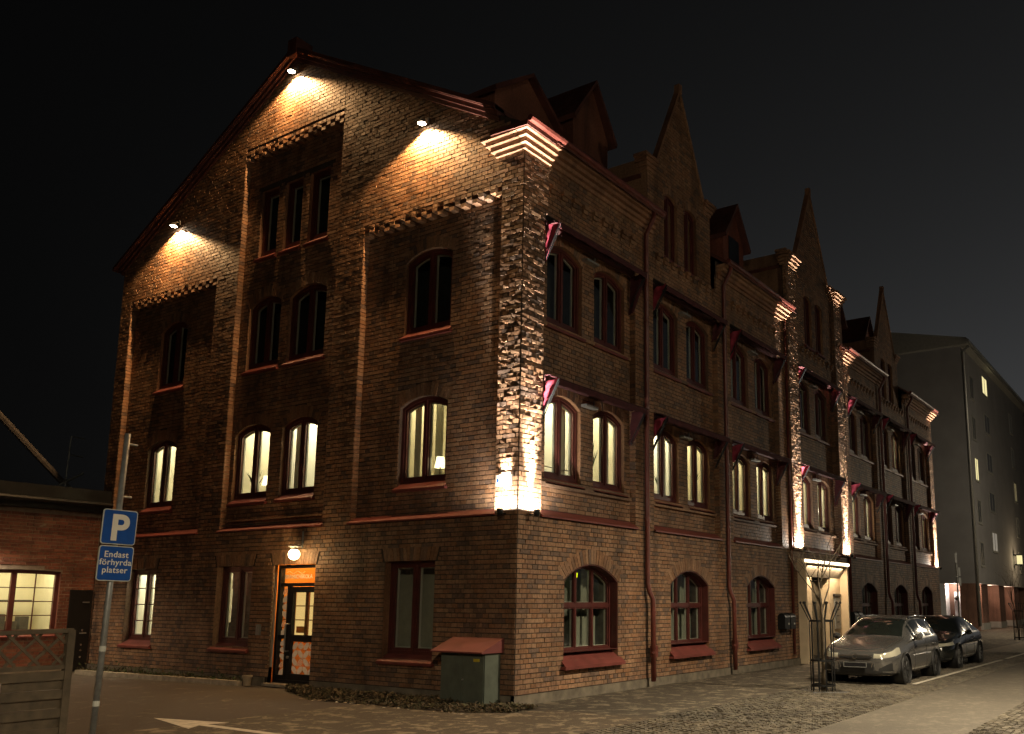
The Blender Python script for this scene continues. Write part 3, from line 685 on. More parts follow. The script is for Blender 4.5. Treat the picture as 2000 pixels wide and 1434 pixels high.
def window(F, o, d, kind, parent, fr=.07, ncas=2):
    """casing ring, casements, panes, sill and what shows behind"""
    dw = d-o.get('set', .14)
    oh = o; o = dict(o); o['v0'] = oh['v0']+oh.get('base', 0); base = oh.get('base', 0)
    mb = MB(); mb.ring(opoly(o, -.004), opoly(o, fr), F, dw-.02, dw+.07); W = mb.build('window', 'frame_paint', parent)
    mb = MB(); reveals([oh], F, d, .14, mb); mb.build('reveal', 'brick', W)
    u0, u1 = o['u0']+fr, o['u1']-fr; c = (u0+u1)/2
    def pane(ua, ub, vb=None, vt=None, name='pane', sw=.05):
        P = opoly(o, 0, ua, ub, vb=o['v0']+fr if vb is None else vb, vt=vt)
        P = [(u, min(v, arc_top(o, u)-fr)) for u, v in P]
        cu_, cv_ = (ua+ub)/2, 0
        vbm = P[0][1]
        def ins(k): return [(min(max(u, ua+k), ub-k), v+k if i < 2 else v-k) for i, (u, v) in enumerate(P)]
        s = MB(); s.ring(P, ins(sw), F, dw-.015, dw+.045); s.build('casement', 'frame_paint', W)
        s = MB(); s.ring(ins(sw-.004), ins(sw+(.022 if sw > .03 else .010)), F, dw-.05, dw-.012); s.build('inner_frame', 'inner_white', W)
        s = MB(); Q = ins(sw-.01); s.add([F(u, v, dw+.012) for u, v in Q], [tuple(range(len(Q)))]); s.build(name, 'glass', W)
    lit = o['lit']
    if lit == 'slot':
        pane(u0, u1)
    elif lit == 'arch':
        mw = .04; e = (u1-u0)/3; zt = 1.72
        for k in range(3):
            ua, ub = u0+e*k+(mw/2 if k else 0), u0+e*(k+1)-(mw/2 if k < 2 else 0)
            pane(ua, ub, None, zt-.04, sw=.022); pane(ua, ub, zt+.04, None, sw=.022)
        s = MB(); s.fbox(F, u0, u1, zt-.04, zt+.04, dw-.02, dw+.06)
        for k in (1, 2):
            hh = arc_top(o, u0+e*k)-fr; s.fbox(F, u0+e*k-mw/2, u0+e*k+mw/2, o['v0']+fr, hh, dw-.018, dw+.058)
        s.build('mullion', 'frame_paint', W)
        s = MB(); s.ring(opoly(o, .003), opoly(o, .02), F, dw+.05, d+.0); s.build('lining', 'frame_paint', W)
        curtain(F, c-.15+rnd.uniform(-.1, .1), u1-.05, o['v0'], o['v0']+rnd.uniform(.55, .8), dw-.22, W, 'reflect_pale'); curtain(F, u1-.5, u1, o['v0'], 2.5, dw-.3, W, 'reflect_pale')  # added pale cloths stand in for the street reflected in the glass
    else:
        mw = .05
        pane(u0, c-mw/2); pane(c+mw/2, u1)
        s = MB(); s.fbox(F, c-mw/2, c+mw/2, o['v0']+fr, arc_top(o, c)-fr+.01, dw-.02, dw+.065); s.build('mullion', 'frame_paint', W)
    # sill
    if lit != 'slot' or True:
        s = MB(); ex = .06 if lit != 'arch' else .10; out = .09 if lit != 'arch' else .14; hh = base+.05 if lit != 'arch' else base+.10
        z = o['v0']
        s.hexa([F(o['u0'], z-.03, dw+.05), F(o['u1'], z-.03, dw+.05), F(o['u1']+ex, z-hh-.03, d+out), F(o['u0']-ex, z-hh-.03, d+out), F(o['u0'], z+.012, dw+.05), F(o['u1'], z+.012, dw+.05), F(o['u1']+ex, z-hh, d+out), F(o['u0']-ex, z-hh, d+out)])
        s.fbox(F, o['u0']-ex, o['u1']+ex, z-hh-.055, z-hh-.003, d-.02, d+out-.004)
        s.build('sill', 'red_metal', W)
    # behind the glass
    if lit in ('room', 'blind', 'blind2', 'muntin', 'mid'):
        room(F, o, dw-.06, W, 'room')
    else:
        s = MB(); P = opoly(o, -.05); s.add([F(u, v, dw-.5) for u, v in P], [tuple(range(len(P)))])
        n = len(P); s.add([F(u, v, dw-.03) for u, v in P]+[F(u, v, dw-.5) for u, v in P], [(i, (i+1) % n, n+(i+1) % n, n+i) for i in range(n)])
        s.build('interior', 'room_grey' if lit in ('arch', 'grey') else 'room_dark', W)
    if lit == 'room':
        zt = o['v1']+o['rise']
        if rnd.random() < .8: curtain(F, u1-.26, u1-.02, o['v0']+.05, zt, dw-.16, W)
        if rnd.random() < .7: curtain(F, u0+.02, u0+.22, o['v0']+.05, zt, dw-.16, W)
        s = MB(); s.fbox(F, u0+.4, u0+.46, o['v0'], zt, dw-1.4, dw-1.35); s.fbox(F, u0, u1, o['v0']+.9, o['v0']+.95, dw-1.5, dw-1.2); s.build('furniture', 'blind', W)
    if lit in ('blind', 'blind2'):
        s = MB(); zt = o['v1']+o['rise']; zb = o['v0']+(.08 if lit == 'blind' else .62)
        ua, ub = (u0+.02, c-.03) if lit == 'blind' else (u0+.02, c-.03)
        z = zb
        while z < zt:
            s.hexa([F(ua, z, dw-.10), F(ub, z, dw-.10), F(ub, z+.006, dw-.135), F(ua, z+.006, dw-.135), F(ua, z+.003, dw-.10), F(ub, z+.003, dw-.10), F(ub, z+.009, dw-.135), F(ua, z+.009, dw-.135)]); z += .027
        s.build('venetian_blind', 'blind', W)
        curtain(F, u1-.22, u1-.02, o['v0']+.05, zt, dw-.2, W)
        curtain(F, c+.05, c+.28, o['v0']+.05, zt, dw-.5, W, 'blind')
    if lit == 'muntin':
        s = MB()
        for k in range(1, 4): s.fbox(F, u0+.03, u1-.03, o['v0']+fr+k*(o['v1']-o['v0']-2*fr)/4-.012, o['v0']+fr+k*(o['v1']-o['v0']-2*fr)/4+.012, dw-.012, dw+.03)
        s.build('glazing_bars', 'frame_paint', W)
        s = MB()
        for k in range(3): s.fbox(F, u0+.1+.35*k, u0+.3+.35*k, o['v0'], o['v0']+.3+.12*k, dw-.9, dw-.7)
        s.fbox(F, u0, u1, o['v0']+.55, o['v0']+.6, dw-1.4, dw-1.1); s.build('furniture', 'fabric_grey', W)
    if lit == 'mid':
        s = MB(); s.fbox(F, u0-.2, u1+.2, o['v0']-.4, o['v0']+.45, dw-.25, dw-.4); s.fbox(F, u0-.2, c-.25, o['v0'], o['v1']+.3, dw-.3, dw-.4); s.fbox(F, c+.05, u1+.2, o['v0'], o['v1']+.3, dw-.3, dw-.4); s.fbox(F, u0-.2, u1+.2, o['v1']-.5, o['v1']+.3, dw-.28, dw-.41); s.build('furniture', 'room_grey', W)
    if lit == 'grey':
        s = MB(); s.fbox(F, u0-.02, u1+.02, o['v0'], o['v1']-.25, dw-.10, dw-.12); s.build('blind', 'reflect_pale', W)  # added pale sheet stands in for grey reflections on these panes
    for e in o.get('ext', ()):
        if e == 'plant':
            leaf_plant(F, c+.18, o['v0']+.16, dw-.14, .62, W); s = MB(); p_ = F(c+.18, o['v0']+.06, dw-.14); s.lathe([(0, 0), (.055, 0), (.075, .13), (0, .13)], p_); s.build('flower_pot', 'plastic_white', W)
        if e == 'bush': leaf_plant(F, u0+.22, o['v0']+.1, dw-.14, .95, W, n=26, spread=.22)
        if e == 'hang': leaf_plant(F, u1-.25, o['v0']+.5, dw-.14, .45, W, n=16, spread=.16)
        if e == 'lampshade':
            p_ = F(c-.22, o['v0']+.30, dw-.16); s = MB(); s.lathe([(.115, 0), (.075, .22)], p_); s.build('lamp_shade', 'shade_glow', W)
            s = MB(); s.tube([(p_[0], p_[1], p_[2]-.26), (p_[0], p_[1], p_[2]+.05)], .012); s.build('lamp_stem', 'dark_steel', W)
        if e == 'shelf':
            s = MB()
            for k in range(4): s.fbox(F, c+.05, c+.35, o['v0']+.1+.3*k, o['v0']+.28+.3*k, dw-1.3, dw-1.0)
            s.build('furniture', 'fabric_grey', W)
        if e == 'shade':
            s = MB(); s.fbox(F, u0, u1, o['v0']+.25, o['v0']+.265, dw-.1, dw-.13); s.build('furniture', 'blind', W)
    return W
for o in L0:
    if o['lit'] != 'door': window(FL, o, 0, o['lit'], B)
for o in L2+L3+L4: window(FL, o, -Wd, o['lit'], B)
for i, o in enumerate(R0): window(FR, o, 0, 'arch', B, fr=.06)
for pr in R2+R3:
    for o in pr: window(FR, o, -Wd, o['lit'], B)
for ops, d in GW:
    for o in ops: window(FR, o, d, 'dark', B, fr=.05)
# small yellow-green neon note in the first arched window
s = MB(); c0 = RCN[0]
s.prism([(c0-.30, 2.36), (c0-.08, 2.36), (c0-.10, 2.27), (c0-.16, 2.24), (c0-.16, 2.14), (c0-.22, 2.16), (c0-.22, 2.24), (c0-.30, 2.28)], FR, -.30, -.29)
tag(s.build('neon_ornament', 'neon'), 'small yellow-green glowing ornament hanging in the arched window nearest the corner', 'ornament')

# ------------------------------------------------------------------ glazed door on the left facade
D = L0[1]; dw = -.22; u0, u1 = D['u0'], D['u1']
mb = MB(); mb.ring(opoly(D, -.004), opoly(D, .07), FL, dw-.04, dw+.08); door = mb.build('door', 'dark_steel', B)
us = u1-.38   # side light to the left in the photo (larger y)
zt = 2.10
s = MB(); s.fbox(FL, u0+.07, u1-.07, zt, zt+.07, dw-.03, dw+.06); s.fbox(FL, us, us+.07, .1, zt, dw-.03, dw+.06); s.fbox(FL, us+.07, u1-.07, .98, 1.06, dw-.03, dw+.05); s.fbox(FL, us+.07, u1-.07, .12, .22, dw-.03, dw+.05); s.build('door_post', 'dark_steel', door)
s = MB(); P0 = [(u0+.07, .08), (us, .08), (us, zt), (u0+.07, zt)]
s.fbox(FL, u0+.08, u0+.17, .1, zt-.01, dw-.02, dw+.055); s.fbox(FL, us-.12, us-.01, .1, zt-.01, dw-.02, dw+.055)
for za, zb in ((.1, .26), (.93, 1.07), (zt-.13, zt-.01)): s.fbox(FL, u0+.17, us-.12, za, zb, dw-.018, dw+.052)
s.build('door_leaf', 'dark_steel', door)
s = MB(); s.fbox(FL, u0+.17, us-.12, .26, .93, dw, dw+.01); s.fbox(FL, u0+.17, us-.12, 1.07, zt-.13, dw, dw+.01); s.fbox(FL, us+.07, u1-.07, .22, .98, dw, dw+.01); s.fbox(FL, us+.07, u1-.07, 1.06, zt, dw, dw+.01); s.fbox(FL, u0+.07, u1-.07, zt+.07, D['v1']-.07, dw, dw+.01); s.build('pane', 'glass', door)
s = MB(); uh = us-.07; s.tube([FL(uh, 1.30, dw+.06), FL(uh, 1.30, dw+.14), FL(uh+.02, 1.27, dw+.15), FL(uh+.02, .76, dw+.15), FL(uh, .73, dw+.14), FL(uh, .73, dw+.06)], .016); s.build('door_handle', 'alu', door, True)
s = MB(); s.tube([FL(uh, .60, dw+.05), FL(uh, .60, dw+.09)], .03); s.build('door_lock', 'alu', door)
room(FL, D, dw-.05, door, 'door')
s = MB(); uc = (u0+.17+us-.12)/2
for k in range(1, 3): s.fbox(FL, u0+.1, us+.5, 1.07+k*.30, 1.07+k*.30+.022, dw-.20, dw-.18)
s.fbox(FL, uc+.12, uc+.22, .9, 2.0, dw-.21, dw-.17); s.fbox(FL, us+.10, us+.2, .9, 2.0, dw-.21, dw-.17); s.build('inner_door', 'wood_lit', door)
s = MB(); s.fbox(FL, u0+.12, us+.45, 1.02, 1.98, dw-.34, dw-.30); s.build('inner_window', 'inner_glow', door)
s = MB(); s.fbox(FL, uc+.3, us+.1, 1.1, 1.24, dw-.29, dw-.25); s.build('furniture', 'orange_wall', door)
# printed film with leaf shapes on the lower panes
def film(ua, ub, va, vb, cell):
    s = MB(); nu = max(1, round((ub-ua)/cell)); nv = max(1, round((vb-va)/cell)); cu_, cv_ = (ub-ua)/nu, (vb-va)/nv
    for i in range(nu):
        for j in range(nv):
            x, y = ua+i*cu_, va+j*cv_; k = (i*2+j*3+(i*j) % 2) % 4; q = .92
            if k == 0: P = [(0, .5), (.5, 0), (1, .0), (1, .5), (.5, 1), (0, 1)]
            elif k == 1: P = [(.5, 0), (1, .3), (1, .7), (.5, 1), (0, .7), (0, .3)]
            elif k == 2: P = [(0, 0), (.5, 0), (1, .5), (1, 1), (.5, 1), (0, .5)]
            else: P = None
            if P: s.prism([(x+a*cu_*q, y+b_*cv_*q) for a, b_ in P], FL, dw-.004, dw-.003)
            else:
                for t in range(4):
                    r0_ = .25+.2*t; pts_ = [(x+cu_*min(1, r0_*math.cos(a)), y+cv_*min(1, r0_*math.sin(a))) for a in [math.pi/2*m_/6 for m_ in range(7)]]
                    r1_ = r0_+.10; pts2 = [(x+cu_*min(1, r1_*math.cos(a)), y+cv_*min(1, r1_*math.sin(a))) for a in [math.pi/2*m_/6 for m_ in range(7)]]
                    s.prism(pts_+pts2[::-1], FL, dw-.004, dw-.003)
    return s
film(u0+.17, us-.12, .26, .93, .165).build('door_film', 'film', door); film(us+.07, u1-.07, .22, .98, .16).build('door_film', 'film', door); film(us+.07, u1-.07, 1.06, zt, .16).build('door_film', 'film', door)
def text(body, size, F, u, v, d, mat, parent, ext=.002, right=None, name='lettering', space=1.0):
    cd = bpy.data.curves.new('t', 'FONT'); cd.body = body; cd.size = size; cd.align_x = 'CENTER'; cd.extrude = ext; cd.space_character = space; cd.offset = size*(.03 if body == 'P' else .012)
    to = bpy.data.objects.new('t', cd); col.objects.link(to); dg = bpy.context.evaluated_depsgraph_get()
    me = bpy.data.meshes.new_from_object(to.evaluated_get(dg)); bpy.data.objects.remove(to)
    U = Vector(F.U)*(1 if right is None else right); N = Vector(F.N)
    for vv in me.vertices:
        x, y, z = vv.co; p_ = Vector(F(u, v+y, d))+U*x+N*z; vv.co = p_
    me.update(); me.materials.clear(); return mobj(name, me, mat, parent)
text('BRANSCHSKOLA', .12, FL, (u0+u1)/2+.10, zt+.17, dw+.016, 'text_white', door, right=-1)
s = MB(); s.tube([FL((u0+u1)/2+.50-.05*k, zt+.30+.025*math.sin(k*1.1), dw+.014) for k in range(13)], .004, 5); s.build('lettering', 'text_white', door)
s = MB(); s.fbox(FL, u0, u1, 0, .06, -.3, .12); s.build('door_step', 'kerb', B)
# globe lamp above the door
gy, gz = 5.845, 2.76
G = thing('globe_lamp', 'round glowing wall lamp above the glazed door', 'lamp', (0, gy, gz))
s = MB(); s.lathe([(0, -.12)]+[(.12*math.sin(a), -.12*math.cos(a)) for a in [math.pi*k/10 for k in range(1, 10)]]+[(0, .12)], (-.22, 0, 0)); s.build('globe', 'lamp_globe', G, True)
s = MB(); s.lathe([(0, 0), (.075, 0), (.075, .05), (.13, .07), (.13, .085), (0, .10)], (-.22, 0, .09)); s.tube([(-.22, 0, .17), (-.1, 0, .2), (-.02, 0, .2)], .018); s.tube([(-.02, 0, .15), (-.02, 0, .5)], .02); s.build('bracket', 'galv', G)
lamp('globe_light', 'POINT', (-.40, gy, gz-.06), 26, (1, .62, .26), shadow_soft_size=.12)

# ------------------------------------------------------------------ entrance portal on the right facade
P_ = MB(); a, b_, pz = 13.42, 17.40, 2.98
P_.fbox(FR, a, a+.10, 0, pz, -.9, .25); P_.fbox(FR, b_-.10, b_, 0, pz, -.9, .25); P_.fbox(FR, a, b_, pz, pz+.12, -.9, .25)
portal = P_.build('entrance_portal', 'portal_stone', B)
x0, x1, z1 = 14.62, 16.25, 2.58
for ua, ub, na in ((a+.10, x0, 2), (x1, b_-.10, 2)):
    for q in range(na):
        for zz in ((.0, .9), (.9, 1.75), (1.75, z1)):
            s = MB(); e_ = (ub-ua)/na; s.fbox(FR, ua+e_*q+.004, ua+e_*(q+1)-.004, zz[0]+.004, zz[1]-.004, -.45, -.02+rnd.uniform(-.002, .002)); s.build('stone_slab', 'portal_stone', portal)
s = MB(); s.hexa([FR(a+.10, pz, .24), FR(b_-.10, pz, .24), FR(b_-.10, z1, -.02), FR(a+.10, z1, -.02), FR(a+.10, pz+.05, .24), FR(b_-.10, pz+.05, .24), FR(b_-.10, z1+.4, -.06), FR(a+.10, z1+.4, -.06)]); s.build('soffit', 'plinth', portal)
s = MB(); s.fbox(FR, x0, x1, 0, z1, -.45, -.35); od = s.build('entrance_door', 'black_metal', portal)
s = MB(); s.fbox(FR, x0+.12, (x0+x1)/2-.03, .15, z1-.12, -.35, -.345); s.fbox(FR, (x0+x1)/2+.03, x1-.12, .15, z1-.12, -.35, -.345); s.build('door_pane', 'glass_dark0', od)
s = MB(); s.fbox(FR, a-.03, b_+.03, pz+.02, pz+.10, .255, .285); s.build('light_strip', 'strip', portal)
lamp('portal_light', 'AREA', (15.4, -.22, 2.90), 110, (1, .74, .46), target=(15.4, .25, .6), shape='RECTANGLE', size=3.2, size_y=.12)
s = MB(); s.fbox(FR, 16.62, 17.16, .95, 1.95, -.015, .02)
s_o = tag(s.build('name_board', 'galv'), 'grey notice board with small lettering beside the entrance door', 'sign')
s = MB(); s.fbox(FR, 16.56, 17.22, 2.0, 2.08, -.018, .04); s.build('header_strip', 'black_metal', s_o)
for k, t in enumerate((1.75, 1.55, 1.35, 1.15)):
    s = MB(); s.fbox(FR, 16.76, 17.00, t, t+.03, .021, .024); s.build('lettering', 'plastic', s_o)

# ------------------------------------------------------------------ downpipes (parts of the building)
def downpipe(x, ztop, kn=2.05, parent=B):
    s = MB(); s.tube([FR(x, ztop, .30), FR(x, ztop-.18, .30), FR(x, ztop-.55, .09), FR(x, kn+.12, .09), FR(x+.02, kn-.05, .13), FR(x+.07, kn-.2, .18), FR(x+.08, .12, .18)], .055, 10)
    o = s.build('downpipe', 'pipe', parent, True)
    for z in (kn-.5, .7, kn+1.5, kn+4, kn+6):
        s = MB(); s.tube([FR(x+(.08 if z < kn else 0), z, .18 if z < kn else .09), FR(x+(.08 if z < kn else 0), z+.05, .18 if z < kn else .09)], .066, 10); s.build('pipe_clip', 'pipe', o)
    s = MB(); s.fbox(FR, x+.10, x+.24, .62, .86, .08, .20); s.build('pipe_trap', 'pipe', o)
for x in (4.42, 8.50, RT-8.50, RT-4.42): downpipe(x, 10.75)
for x in (12.90, RT-12.90):
    s = MB(); s.tube([FR(x, 10.7, .05), FR(x, .3, .05)], .045, 8); s.build('downpipe', 'pipe', B, True)

# ------------------------------------------------------------------ awnings above each window pair
AW = 'retracted awnings over the window pairs'
def awning(c, hw, z, lab, uplit, i):
    A = thing('awning', lab, 'awning', (c, .15, z), group=None)
    Fl = Frame((0, 0, 0), (1, 0, 0), (0, -1, 0))
    s = MB(); s.tube([Fl(-hw, 0, .09), Fl(hw, 0, .09)], .075, 10); s.build('roller', 'awning_dark', A)
    s = MB(); n = 22; vs = []
    for k in range(n+1):
        u = -hw+2*hw*k/n; sag = .012*math.sin(k*.9+i)
        vs += [Fl(u, .05, .06), Fl(u, .02+sag, .30), Fl(u, -.07+sag, .50), Fl(u, -.20-.012*math.sin(k*2.1), .505+.008*math.sin(k*1.3))]
    fs = []
    for k in range(n):
        for j in range(3): fs.append((4*k+j, 4*k+4+j, 4*k+5+j, 4*k+1+j))
    s.add(vs, fs); s.build('canopy', 'awning_cloth', A, True)
    s = MB(); s.tube([Fl(-hw, -.075, .49), Fl(hw, -.075, .49)], .018, 8); s.build('front_bar', 'awning_dark', A)
    for sgn in (-1, 1):
        s = MB(); s.tube([Fl(sgn*hw, -.075, .49), Fl(sgn*hw, -.82, .08)], .015, 6); s.tube([Fl(sgn*(hw-.05), -.075, .49), Fl(sgn*(hw-.05), -.80, .09)], .011, 6); s.build('arm', 'dark_steel', A)
        # gathered side cloth hanging from the bar
        s = MB(); vs = []; dr = rnd.uniform(.55, 1.12); fo = rnd.uniform(.7, 1.4)
        for k in range(9):
            t = k/8; w_ = .04+.03*math.sin(k*2.2)
            for q in (0, 1, 2, 3): vs.append(Fl(sgn*(hw-.02)+(.035 if q % 2 else -.035)*fo*(1-.4*t)*(1 if sgn < 0 else -1)+.012*math.sin(3*k+q+i), -.04-.80*dr*t-(.02*q)-.02*math.sin(2.3*k+i), .50-.36*t-.13*q*(1-.75*t)+.015*math.sin(1.9*k*fo)))
        s.add(vs, [(4*k+q, 4*k+q+1, 4*k+q+5, 4*k+q+4) for k in range(8) for q in range(3)]); s.build('side_cloth', 'awning_uplit' if sgn < 0 else 'awning_cloth', A, True)  # left cloth takes the copy with uplight painted in
    s = MB(); s.fbox(Fl, -.22, .22, -.30, -.25, .02, .16); s.fbox(Fl, .10, .12, -.26, -.14, .1, .13); s.build('lamp_housing', 'galv', A)
nm = ['bay nearest the street corner', 'second bay from the street corner', 'third bay from the street corner', 'bay over the lit entrance portal', 'first bay beyond the entrance', 'second bay beyond the entrance', 'bay at the far end']
for i, (a, b_) in enumerate(RB):
    hw = (b_-a)/2-.05
    awning((a+b_)/2, hw, 6.02, 'dark red retracted awning over the middle-storey windows of the '+nm[i], i in (0, 3, 4), i)
    awning((a+b_)/2, hw, 9.14, 'dark red retracted awning over the top-storey windows of the '+nm[i], 0, i+10)
for o in bpy.data.objects:
    if o.name.startswith('awning') and o.type == 'EMPTY': o['group'] = AW

# ------------------------------------------------------------------ gable floodlights and pilaster uplights
for k, (y, z, where, e) in enumerate(((7.09, 14.40, 'under the apex of the left gable', 1), (2.62, 11.66, 'on the right slope of the left gable', 1), (11.62, 11.53, 'on the lower left slope of the left gable', 1))):
    T = thing('floodlight', 'small bright floodlight '+where, 'floodlight', (0, y, z), group='floodlights along the gable')
    s = MB(); s.tube([(0, 0, .10), (-.08, 0, .12), (-.16, 0, .05)], .014, 6); s.box(-.04, 0, -.05, .05, .04, .16); s.build('bracket', 'galv', T)
    s = MB(); s.lathe([(0, .06), (.05, .06), (.09, -.02), (.10, -.03), (.085, -.03)], (-.17, 0, .0), n=16); s.build('housing', 'galv', T, True)
    s = MB(); s.lathe([(0, -.055), (.05, -.05), (.08, -.028), (.085, -.025)], (-.17, 0, 0), n=16); s.build('lens', 'lamp_flood', T, True)
    lamp('flood_light', 'SPOT', (-.17, y, z-.07), 1250, (1, .57, .24), target=(.02, y, z-1.6), spot_size=R(138), spot_blend=.25, shadow_soft_size=.05)
UPW = (1, .90, .76)
for k, (u, F, d, where) in enumerate(((.27, FL, .17, 'on the left face of the street corner pilaster'), (.34, FR, .17, 'on the right face of the street corner pilaster'), (13.375, FR, .27, 'left of the entrance portal'), (RT-13.375, FR, .27, 'right of the entrance portal'), (RT-.35, FR, .17, 'at the far end pilaster'))):
    p0 = Vector(F(u, 3.42, d)); T = thing('uplight', 'small uplight '+where, 'uplight', p0, group='uplights at the foot of the pilasters')
    s = MB(); s.lathe([(0, -.10), (.05, -.10), (.06, .0), (.055, .02), (.045, .02)], (0, 0, 0), n=14); s.build('housing', 'dark_steel', T, True)
    s = MB(); s.lathe([(0, .012), (.045, .012)], (0, 0, 0), n=14); s.build('lens', 'lamp_up', T)
    s = MB(); n_ = Vector(F.N); q = -n_*(d); s.tube([(0, 0, -.06), tuple(q*1.0+Vector((0, 0, -.06)))], .015, 6); s.build('bracket', 'dark_steel', T)
    base = .05 if k not in (2, 3) else .15
    lamp('up_light', 'SPOT', tuple(p0+Vector((0, 0, .03))-Vector(F.N)*.06), 15000, UPW, target=F(u, 10.4, d-.08), spot_size=R(30), spot_blend=1, shadow_soft_size=.03)
    so = lamp('up_spill', 'AREA', tuple(p0+Vector((0, 0, .03))), 95 if F is FR else 60, UPW, shape='RECTANGLE', size=.46 if k < 2 else .6, size_y=.06)
    zd = -(Vector(F(u, 4.3, -.02))-p0).normalized(); xd = Vector(F.U); yd = zd.cross(xd).normalized(); so.matrix_world = Matrix.Translation(p0+Vector((0, 0, .03))) @ Matrix((xd, yd, xd.cross(yd))).transposed().to_4x4()
# street-name plate standing off the corner pilaster
SN = thing('street_name_plate', 'small white street name plate on the brightly lit corner pilaster', 'sign', FL(.27, 3.93, 0))
s = MB(); s.box(-.075, -.06, -.19, .19, -.07, .13); s.build('plate', 'sign_white', SN)
s = MB(); s.box(-.0775, -.0745, .11, .165, .0, .055); s.build('emblem', 'sign_blue', SN)
s = MB()
for k in range(8): s.box(-.0775, -.0745, -.15+.03*k, -.135+.03*k, .01, .01+.03+.015*(k % 3)/2)
s.build('lettering', 'plastic', SN)
s = MB(); s.tube([(-.06, -.1, .03), (0, -.1, .03)], .01, 6); s.tube([(-.06, .1, .03), (0, .1, .03)], .01, 6); s.build('bracket', 'galv', SN)

# mailboxes
def mailbox(x, lab):
    T = thing('mailbox', lab, 'mailbox', (x, 0, 1.05), group='black mailboxes by the entrance')
    s = MB(); n = 8; prof = [(-.02, 0), (-.24, 0), (-.24, .33)]+[(-.13-.11*math.cos(math.pi*k/n), .33+.11*math.sin(math.pi*k/n)) for k in range(n+1)]+[(-.02, .33)]
    s.prism([(y, z) for y, z in prof], lambda y, z, d: (d, y, z), -.19, .19); s.build('box', 'black_metal', T)
    s = MB(); s.box(-.15, .15, -.25, -.24, .30, .33); s.build('flap', 'dark_steel', T); s = MB(); s.box(.04, .12, -.247, -.241, .12, .17); s.build('name_tag', 'plastic_white', T)
mailbox(11.95, 'left one of two black mailboxes on the brick wall left of the entrance'); mailbox(12.38, 'right one of two black mailboxes on the brick wall left of the entrance')
mailbox(18.15, 'black mailbox on the brick wall just right of the entrance portal'); mailbox(18.65, 'black mailbox farther right of the entrance portal behind the silver car')

# ------------------------------------------------------------------ annex
AX = thing('annex_building', 'low brick wing with a lit small-paned window at the left', 'building', (0, 0, 0))
AO = [op(-2.95, -.88, .98, 2.50, .03, .1, lit='annex', set=.12)]
sheet('wall', FA, [(-14, 0), (0, 0), (0, 4.1), (-14, 4.1)], AO, 0, 'mortar_light', AX)
lay('A', -8, -.02, .17, 3.95, 0, AO, jit=.004); brick_mesh('brickwork', BK['A'], FA, 'brick_red', AX)
ar = MB(); reveals(AO, FA, 0, .12, ar); ar.build('window_reveal', 'brick_red', AX)
s = MB(); s.fbox(FA, -14, .0, 4.05, 4.30, -8, .30); s.fbox(FA, -14, .0, 4.30, 4.62, -8, .42); s.build('roof', 'dark_steel', AX)
s = MB(); s.tube([FA(-14, 4.28, .48), FA(0, 4.24, .48)], .06); s.build('gutter', 'dark_steel', AX)
o = AO[0]; dwa = -.12
s = MB(); s.ring(opoly(o, -.004), opoly(o, .09), FA, dwa-.02, dwa+.06); W = s.build('window', 'frame_paint', AX)
uu = [-2.95+.09, -1.93-.07, -1.93+.07, -.88-.09]
s = MB(); s.fbox(FA, -1.99, -1.87, 1.05, 2.45, dwa-.015, dwa+.055); s.build('mullion', 'frame_paint', W)
s = MB()
for a, b_ in ((uu[0], -1.99), (-1.87, uu[3])):
    for k in range(1, 4): s.fbox(FA, a, b_, 1.07+k*.34-.011, 1.07+k*.34+.011, dwa, dwa+.03)
    s.fbox(FA, (a+b_)/2-.011, (a+b_)/2+.011, 1.07, 2.44, dwa+.001, dwa+.029)
s.build('glazing_bars', 'frame_paint', W)
s = MB(); s.add([FA(-2.95, .98, dwa+.01), FA(-.88, .98, dwa+.01), FA(-.88, 2.5, dwa+.01), FA(-2.95, 2.5, dwa+.01)], [(0, 1, 2, 3)]); s.build('pane', 'glass', W)
room(FA, o, dwa-.05, W, 'room')
s = MB()
for k in range(7): s.fbox(FA, -2.9+.28*k, -2.7+.28*k, 1.0, 1.25+.3*((k*37) % 5)/5, dwa-1.3, dwa-1.0)
s.fbox(FA, -2.9, -.9, 1.75, 1.79, dwa-1.5, dwa-1.2); s.build('furniture', 'fabric_grey', W)
ledge(FA, -2.95, -.88, .90, W, 'sill', .09, dwa, .08)
s = MB(); s.fbox(FA, -.62, -.06, 0, 2.05, -.05, .05); o = s.build('door', 'black_metal', AX)
s = MB(); s.fbox(FA, -.30, -.14, 1.72, 1.75, .05, .08); s.tube([FA(-.3, .95, .05), FA(-.3, .95, .1), FA(-.16, .95, .1)], .012); s.build('door_handle', 'alu', o)
for z in (.35, .52, .66, 1.02):
    s = MB(); s.tube([FA(-.25, z, .05), FA(-.25, z, .07)], .025); s.build('bell_panel_stud', 'chrome', o)  # chrome studs stand in for the small lights of a bell panel
AL = thing('wall_lamp', 'lamp on the low brick wing at the left edge', 'lamp', FA(-3.35, 3.25, 0))
s = MB(); s.box(-.05, .05, -.06, 0, -.1, .1); s.tube([(0, -.05, 0), (0, -.25, .06)], .018); s.lathe([(0, .07), (.06, .07), (.12, -.03), (.11, -.03)], (0, -.28, .02)); s.build('housing', 'dark_steel', AL)
s = MB(); s.lathe([(0, -.02), (.10, -.015)], (0, -.28, .02)); s.build('lens', 'lamp_globe', AL)
lamp('annex_light', 'SPOT', FA(-3.35, 3.2, .30), 260, (1, .78, .55), target=FA(-3.35, 0, .15), spot_size=R(165), spot_blend=.5, shadow_soft_size=.08)
